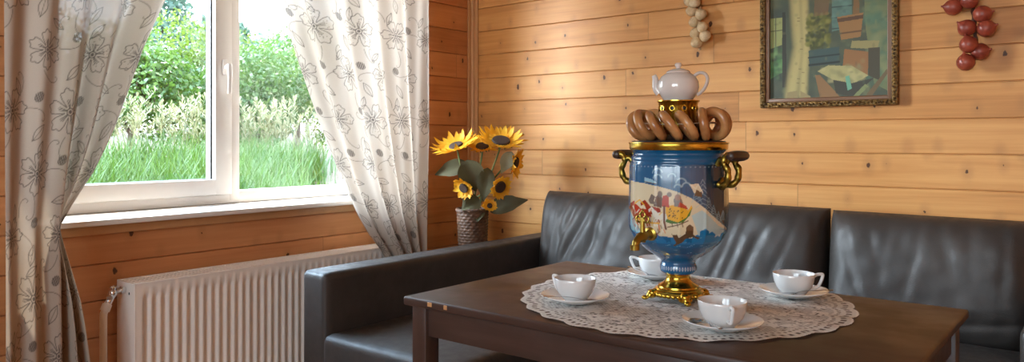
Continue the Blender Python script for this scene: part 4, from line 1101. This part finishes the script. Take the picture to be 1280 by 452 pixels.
def picture_canvas():
    u = np.linspace(-PW / 2 + .036, PW / 2 - .036, 300); v = np.linspace(.036, PH - .036, 380)
    bg = lin((74, 84, 66)); c = Canvas(u, v, bg)
    def Q(px, py): return ((px - 325) / 455 * .474, .038 + (375 - py) / 375 * .415)      # drawing units
    def PL(p): return [Q(*a) for a in p]
    def blotches(n, cols, x0, x1, y0, y1, s0, s1, a=.5):
        for _ in range(n):
            cc = np.array(lin(cols[RNG.integers(len(cols))])) * RNG.uniform(.8, 1.2)
            c.ell(Q(RNG.uniform(x0, x1), RNG.uniform(y0, y1)), RNG.uniform(s0, s1), RNG.uniform(s0, s1), cc, a, .5)
    blotches(160, [(60, 82, 74), (84, 92, 64), (58, 66, 60), (98, 104, 74)], 90, 560, -260, 380, .012, .035, .4)
    # little window on the left, light outside
    c.poly(PL([(92, 60), (150, 60), (148, 165), (92, 180)]), lin((150, 158, 98))); c.line(PL([(92, 110), (150, 108)]), .002, lin((90, 90, 60))); c.line(PL([(122, 60), (122, 172)]), .002, lin((90, 90, 60)))
    c.poly(PL([(92, 230), (150, 220), (155, 270), (92, 300)]), lin((96, 140, 84))); blotches(30, [(70, 120, 70), (120, 160, 100), (40, 60, 50)], 95, 150, 170, 300, .006, .014)
    c.poly(PL([(150, 40), (162, 40), (168, 330), (150, 330)]), lin((52, 54, 44)))
    # blue-green tiled stove
    c.poly(PL([(345, -200), (420, -200), (420, 120), (345, 130)]), lin((92, 124, 112)))
    for k in range(9):
        c.line(PL([(345, -200 + 40 * k), (420, -200 + 40 * k)]), .0025, lin((58, 78, 74)))
    blotches(40, [(110, 150, 136), (70, 100, 96)], 350, 415, -200, 110, .006, .014)
    # mossy wall to the right
    c.poly(PL([(455, -200), (552, -200), (552, 360), (500, 330), (470, 130)]), lin((112, 122, 82))); blotches(90, [(134, 140, 96), (90, 116, 84), (70, 110, 90)], 470, 548, -200, 360, .01, .025)
    # birch trunks leaning by the bench
    for (pts, w_) in (([(205, -220), (208, 0), (214, 100), (222, 180), (200, 280), (186, 362)], .026), ([(232, -220), (238, 60), (244, 180), (236, 280), (232, 360)], .017)):
        for k in range(4): c.line(PL(pts), w_ * (1 - .2 * k), np.array(lin((176, 164, 108))) * (.82 + .09 * k))
    for k in range(16):
        y_ = RNG.uniform(-200, 350); x_ = 208 + RNG.uniform(-10, 24); c.line(PL([(x_, y_), (x_ + 9, y_ + 1)]), .0016, lin((96, 84, 56)), .7)
    c.poly(PL([(170, 350), (210, 345), (212, 378), (165, 378)]), lin((150, 136, 92))); c.poly(PL([(222, 346), (262, 368), (262, 378), (222, 375)]), lin((150, 136, 92)))
    # bunch of leaves
    blotches(170, [(104, 108, 44), (70, 80, 34), (130, 128, 62), (60, 66, 36)], 248, 335, 60, 185, .005, .012, .8)
    c.poly(PL([(280, -20), (340, -20), (330, 66), (275, 66)]), lin((120, 92, 60)), .7)
    # bench, chest, tub
    c.poly(PL([(255, 195), (372, 188), (372, 250), (258, 256)]), lin((62, 84, 80))); c.line(PL([(255, 222), (372, 216)]), .003, lin((38, 50, 48))); c.line(PL([(258, 250), (372, 244)]), .004, lin((34, 42, 40)))
    c.poly(PL([(365, 78), (462, 70), (452, 158), (380, 164)]), lin((150, 112, 64))); c.poly(PL([(365, 84), (462, 78), (461, 92), (366, 98)]), lin((92, 66, 42))); c.line(PL([(374, 140), (455, 136)]), .003, lin((96, 70, 44)))
    c.poly(PL([(426, 16), (446, 16), (448, 72), (424, 74)]), lin((128, 96, 56)))
    c.poly(PL([(420, 170), (520, 176), (512, 206), (415, 196)]), lin((150, 142, 92)))
    c.poly(PL([(392, 198), (480, 214), (478, 300), (386, 260)]), lin((146, 104, 60))); c.poly(PL([(480, 200), (520, 200), (520, 320), (480, 300)]), lin((70, 66, 46)))
    c.poly(PL([(290, 275), (330, 255), (420, 262), (480, 300), (420, 330), (350, 310)]), lin((172, 166, 112))); blotches(26, [(188, 180, 126), (140, 140, 96)], 310, 460, 262, 318, .006, .016)
    c.poly(PL([(280, 288), (300, 290), (380, 378), (300, 378)]), lin((140, 106, 66))); c.poly(PL([(350, 310), (420, 325), (500, 310), (420, 376), (360, 360)]), lin((60, 62, 50)))
    c.poly(PL([(395, 300), (410, 296), (420, 345), (404, 352)]), lin((110, 170, 140))); c.poly(PL([(425, 372), (468, 330), (480, 340), (440, 378)]), lin((128, 140, 92)))
    c.poly(PL([(470, 372), (545, 280), (552, 290), (490, 378)]), lin((110, 92, 62)))
    blotches(120, [(60, 70, 60), (140, 140, 90), (96, 110, 80)], 90, 552, -260, 378, .004, .010, .25)
    U, V = np.meshgrid(u, v); P = np.stack([U, np.full_like(U, -.010), V], -1).reshape(-1, 3)
    n0 = len(P); Pb = P.copy(); Pb[:, 1] = -.004
    F = grid_faces(len(v), len(u)); me = raw_mesh('canvas', np.concatenate([P, Pb]), np.concatenate([F, F[:, ::-1] + n0]))
    set_paint(me, np.concatenate([c.c.reshape(-1, 3)] * 2)); return link('canvas', me, M['canvas'], pic, angle=0)
picture_canvas()

# ================================================================== garlic and onion strings
def string_of(name, label, cat, x, zt, bulbs, mat, bm_, r0, kind, stem_pts):
    t = thing(name, label, cat, (x, YB, zt))
    m = MB(); m.tube(catmull(stem_pts, 6), .006, 8)
    for s_ in (0, 1):
        cp = catmull(stem_pts, 6); m.tube([p + Vector((.005 * math.sin(i * 1.1 + PI * s_), -.004 * math.cos(i * 1.1 + PI * s_), 0)) for i, p in enumerate(cp)], .004, 6)
    m.build('braid', bm_, t, weld=False)
    q = random.Random(3)
    for i, (dx, dy, dz, tilt, r_) in enumerate(bulbs):
        m = MB(); rr = r_
        if kind == 'onion': pr = [(0, -rr * .95), (rr * .25, -rr * .93), (rr * .6, -rr * .78), (rr * .9, -rr * .42), (rr, 0), (rr * .92, rr * .42), (rr * .66, rr * .76), (rr * .34, rr * .98), (rr * .16, rr * 1.12), (rr * .10, rr * 1.22), (rr * .12, rr * 1.32), (0, rr * 1.34)]; mod = None
        else: pr = [(0, -rr * .82), (rr * .3, -rr * .84), (rr * .7, -rr * .72), (rr * .97, -rr * .35), (rr, 0), (rr * .9, rr * .40), (rr * .6, rr * .76), (rr * .32, rr * .95), (rr * .17, rr * 1.05), (rr * .12, rr * 1.18), (0, rr * 1.2)]; mod = lambda a, z: 1 + .035 * math.cos(8 * a)
        Mx = Matrix.Translation((dx, dy, dz)) @ Matrix.Rotation(tilt, 4, 'Y') @ Matrix.Rotation(R(20), 4, 'X')
        m.lathe([(a, b) for a, b in pr], 24, Mx, mod); o = m.build('bulb', mat, t, angle=0)
        if kind == 'garlic':
            MB().lathe([(rr * .22, -rr * .86), (rr * .24, -rr * .80)], 12, Mx).build('root_plate', M['braid_pale'], o)
    return t
gb = []
for (px, py, d_, tl) in ((860, 2, .05, .5), (852, 8, .035, .9), (862, 12, .058, .2), (855, 21, .035, .7), (870, 28, .055, -.6), (860, 36, .045, .6), (872, 44, .055, -.5), (861, 50, .040, .5), (875, 55, .050, -.7), (863, 62, .045, .3), (850, -12, .04, .6), (864, -8, .055, -.4), (856, -22, .05, .4), (868, -26, .05, -.5)):
    gb.append(((px - 864) / 275, -d_, (68 - py) / 275 - .32, tl, .0255 + .002 * random.random()))
string_of('garlic_braid', 'hanging braid of pale garlic bulbs on the wall above the samovar', 'garlic', -1.515, 1.90, gb, M['garlic'], M['braid_pale'], .023, 'garlic', [(.0, -.012, .10), (-.004, -.02, 0), (.002, -.026, -.12), (.004, -.026, -.22), (.0, -.02, -.33)])
ob = []
for (px, py, d_, tl) in ((1198, 4, .05, -1.9), (1216, -2, .06, -.4), (1229, 16, .05, 1.9), (1213, 32, .055, -1.2), (1233, 34, .05, 1.75), (1215, 53, .06, -.3), (1226, 62, .04, 1.9), (1212, 75, .06, -.2), (1222, -18, .05, 1.2), (1204, -24, .05, -1.0)):
    ob.append(((px - 1217) / 340, -d_, (40 - py) / 340 - .02, (tl * .75), .0315))
string_of('onion_string', 'hanging string of red onions on the wall at the right of the picture', 'onions', -.435, 1.565, ob, M['onion'], M['braid'], .031, 'onion', [(.0, -.012, .34), (.0, -.022, .16), (.004, -.026, .08), (.008, -.028, .0), (.012, -.028, -.06), (-.004, -.03, -.11)])

# ================================================================== garden
GZ = .10
def ground():
    nx, ny = 90, 110; xs = np.linspace(-34, -3.22, nx); ys = np.linspace(-8, 36, ny); X, Y = np.meshgrid(xs, ys)
    d = -3.2 - X; Z = GZ + .75 * smooth((d - .3) / 5.2) + .6 * smooth((d - 7) / 15) + .04 * np.sin(1.3 * X + .6 * Y) + .03 * np.sin(2.1 * Y)
    me = raw_mesh('garden_ground', np.stack([X, Y, Z], -1).reshape(-1, 3), grid_faces(ny, nx)); return tag(link('garden_ground', me, M['earth'], angle=0), kind='structure')
ground()
def gz(x, y):
    d = -3.2 - x; t = min(1, max(0, (d - .3) / 5.2)); t2 = min(1, max(0, (d - 7) / 15)); return GZ + .75 * t * t * (3 - 2 * t) + .6 * t2 * t2 * (3 - 2 * t2) + .04 * math.sin(1.3 * x + .6 * y) + .03 * math.sin(2.1 * y)
def blades(name, N, region, h0, h1, w_, mat, label, cat, head=False, seed=1):
    q = np.random.default_rng(seed); V = []; F = []
    for k in range(N):
        x, y = region(q); b = len(V)
        if x > -8.3 and -y / x > .715 + .04 * math.sin(2.3 * x) + q.normal() * .025: continue
        h = q.uniform(h0, h1); a = q.uniform(0, 6.28); ln = h * q.uniform(.15, .6); dx, dy = math.cos(a), math.sin(a); z = gz(x, y) - .02; ww = w_ * q.uniform(.6, 1.3)
        for i in range(4):
            t = i / 3; cx_, cy_, cz_ = x + dx * ln * t * t, y + dy * ln * t * t, z + h * t * (1 - .12 * t)
            wv = ww * (1 - t * .92); V += [(cx_ - dy * wv, cy_ + dx * wv, cz_), (cx_ + dy * wv, cy_ - dx * wv, cz_)]
        for i in range(3): F.append((b + 2 * i, b + 2 * i + 1, b + 2 * i + 3, b + 2 * i + 2))
        if head:
            for j in range(26):
                t = .68 + .32 * j / 26; cx_, cy_, cz_ = x + dx * ln * t * t, y + dy * ln * t * t, z + h * t * (1 - .12 * t); rr = .045 * math.sin(PI * (j + .5) / 26) + .01
                aa = q.uniform(0, 6.28); ex, ey, ez = cx_ + rr * math.cos(aa), cy_ + rr * math.sin(aa), cz_ + q.uniform(.0, .06); b = len(V)
                V += [(cx_, cy_, cz_), (ex - .010 * math.sin(aa), ey + .010 * math.cos(aa), ez), (ex + .2 * (ex - cx_), ey + .2 * (ey - cy_), ez + .02), (ex + .010 * math.sin(aa), ey - .010 * math.cos(aa), ez)]
                F.append((b, b + 1, b + 2, b + 3))
    return tag(link(name, raw_mesh(name, V, F), mat, angle=0), label, cat, kind='stuff')
def reg(x0, x1, k0, k1):
    """a field at the given distances from the wall, as wide as one can see through the window"""
    def f(q):
        x = q.uniform(x0, x1); return x, -x * q.uniform(k0, k1)
    return f
blades('meadow_grass', 22000, reg(-7.7, -4.6, .30, .98), .28, .62, .010, M['lawn'], 'long bright green grass growing outside the window', 'grass', seed=2)
blades('feather_grass', 230, reg(-8.4, -7.8, .30, .95), .55, 1.05, .009, M['plume'], 'tall pale feathery grass plumes standing in front of the bushes', 'grass', True, seed=3)
def foliage(V, F, c, r, n, ls, q):
    def unit(a): return a / np.linalg.norm(a, axis=1)[:, None]
    u = unit(q.normal(size=(n, 3))); P = np.array(c) + u * (q.uniform(.55, 1.0, n) ** .5)[:, None] * np.array(r)
    nr = unit(u * .6 + q.normal(size=(n, 3)) * .55); t = unit(np.cross(nr, q.normal(size=(n, 3)))); s_ = np.cross(nr, t); L = (ls * q.uniform(.7, 1.3, n))[:, None]
    Q = np.stack([P, P + t * L * .5 + s_ * L * .3, P + t * L, P + t * L * .5 - s_ * L * .3], 1).reshape(-1, 3)
    b = len(V); V.extend(map(tuple, Q)); F.extend((np.arange(n * 4).reshape(-1, 4) + b).tolist())
def shrub(name, label, cat, x, y, h, wd, n, ls, mat, group, seed, trunk=False, conic=False):
    z = gz(x, y); t = thing(name, label, cat, (x, y, z - .02), 0, group); q = np.random.default_rng(seed); V = []; F = []
    if conic:
        for k in range(14):
            f = k / 13; foliage(V, F, (0, 0, h * (.18 + .80 * f)), (wd * (1.02 - f), wd * (1.02 - f), h * .06), int(n * (1.1 - f) / 7.5), ls, q)
    else:
        for k in range(9):
            a = q.uniform(0, 6.28); rr = wd * q.uniform(.1, .6); zc = h * (q.uniform(.30, .80) if not trunk else q.uniform(.45, .85)); s_ = wd * q.uniform(.42, .62)
            foliage(V, F, (rr * math.cos(a), rr * math.sin(a), zc), (s_, s_, min(s_, h * .3)), n // 9, ls, q)
    link('foliage', raw_mesh('foliage', V, F), M[mat], t, angle=0)
    m = MB(); th = h * .92 if conic else h * .6
    m.tube([(0, 0, 0), (.03, .02, th * .5), (0, .04, th)], [.03 + h * .012, .02 + h * .008, .01], 8)
    if not conic:
        for k in range(5):
            a = k * 1.3 + seed; m.tube([(.02, .01, th * .35), (wd * .3 * math.cos(a), wd * .3 * math.sin(a), th * .75), (wd * .5 * math.cos(a), wd * .5 * math.sin(a), th)], [.02 + h * .004, .015, .006], 6)
    m.build('trunk' if (trunk or conic) else 'stem', M['bark'], t, weld=False)
    return t
sh = [(-10.9, .37, 2.1, 1.1, 'bush_b', 'yellow-green bush seen past the left curtain'), (-9.7, .455, 1.75, .95, 'bush_a', 'leafy bush in the left window pane, left of the pane centre'),
      (-11.2, .545, 2.1, 1.15, 'bush_b', 'bright bush just left of the window mullion'), (-9.8, .64, 1.6, .95, 'bush_a', 'bush just right of the window mullion'),
      (-11.6, .71, 2.7, 1.2, 'bush_a', 'taller leafy bush in the middle of the right pane'), (-9.4, .81, 2.3, 1.0, 'bush_b', 'bush beside the edge of the right curtain')]
for i, (x, k, h, wd, mt, lb) in enumerate(sh):
    shrub('garden_bush', lb, 'bush', x, -x * k, h, wd, 8000, .068, mt, 'bushes outside the window', 20 + i)
tr = [(-19, .495, 5.2, 1.6, 'tall conifer at the top left of the left pane'), (-23.5, .56, 3.6, 1.5, 'dark conifer in the top of the left pane beside the mullion'),
      (-15, .618, 2.6, 1.1, 'conifer in the top of the right pane next to the mullion'), (-20, .665, 2.7, 1.5, 'shorter tree right of the mullion under the white sky'), (-25, .73, 4.7, 1.7, 'conifer top beside the right curtain')]
for i, (x, k, h, wd, lb) in enumerate(tr):
    shrub('garden_tree', lb, 'tree', x, -x * k, h, wd, 5000, .17, 'tree', 'trees behind the bushes', 40 + i, conic=(i in (0, 1, 2, 4)), trunk=True)
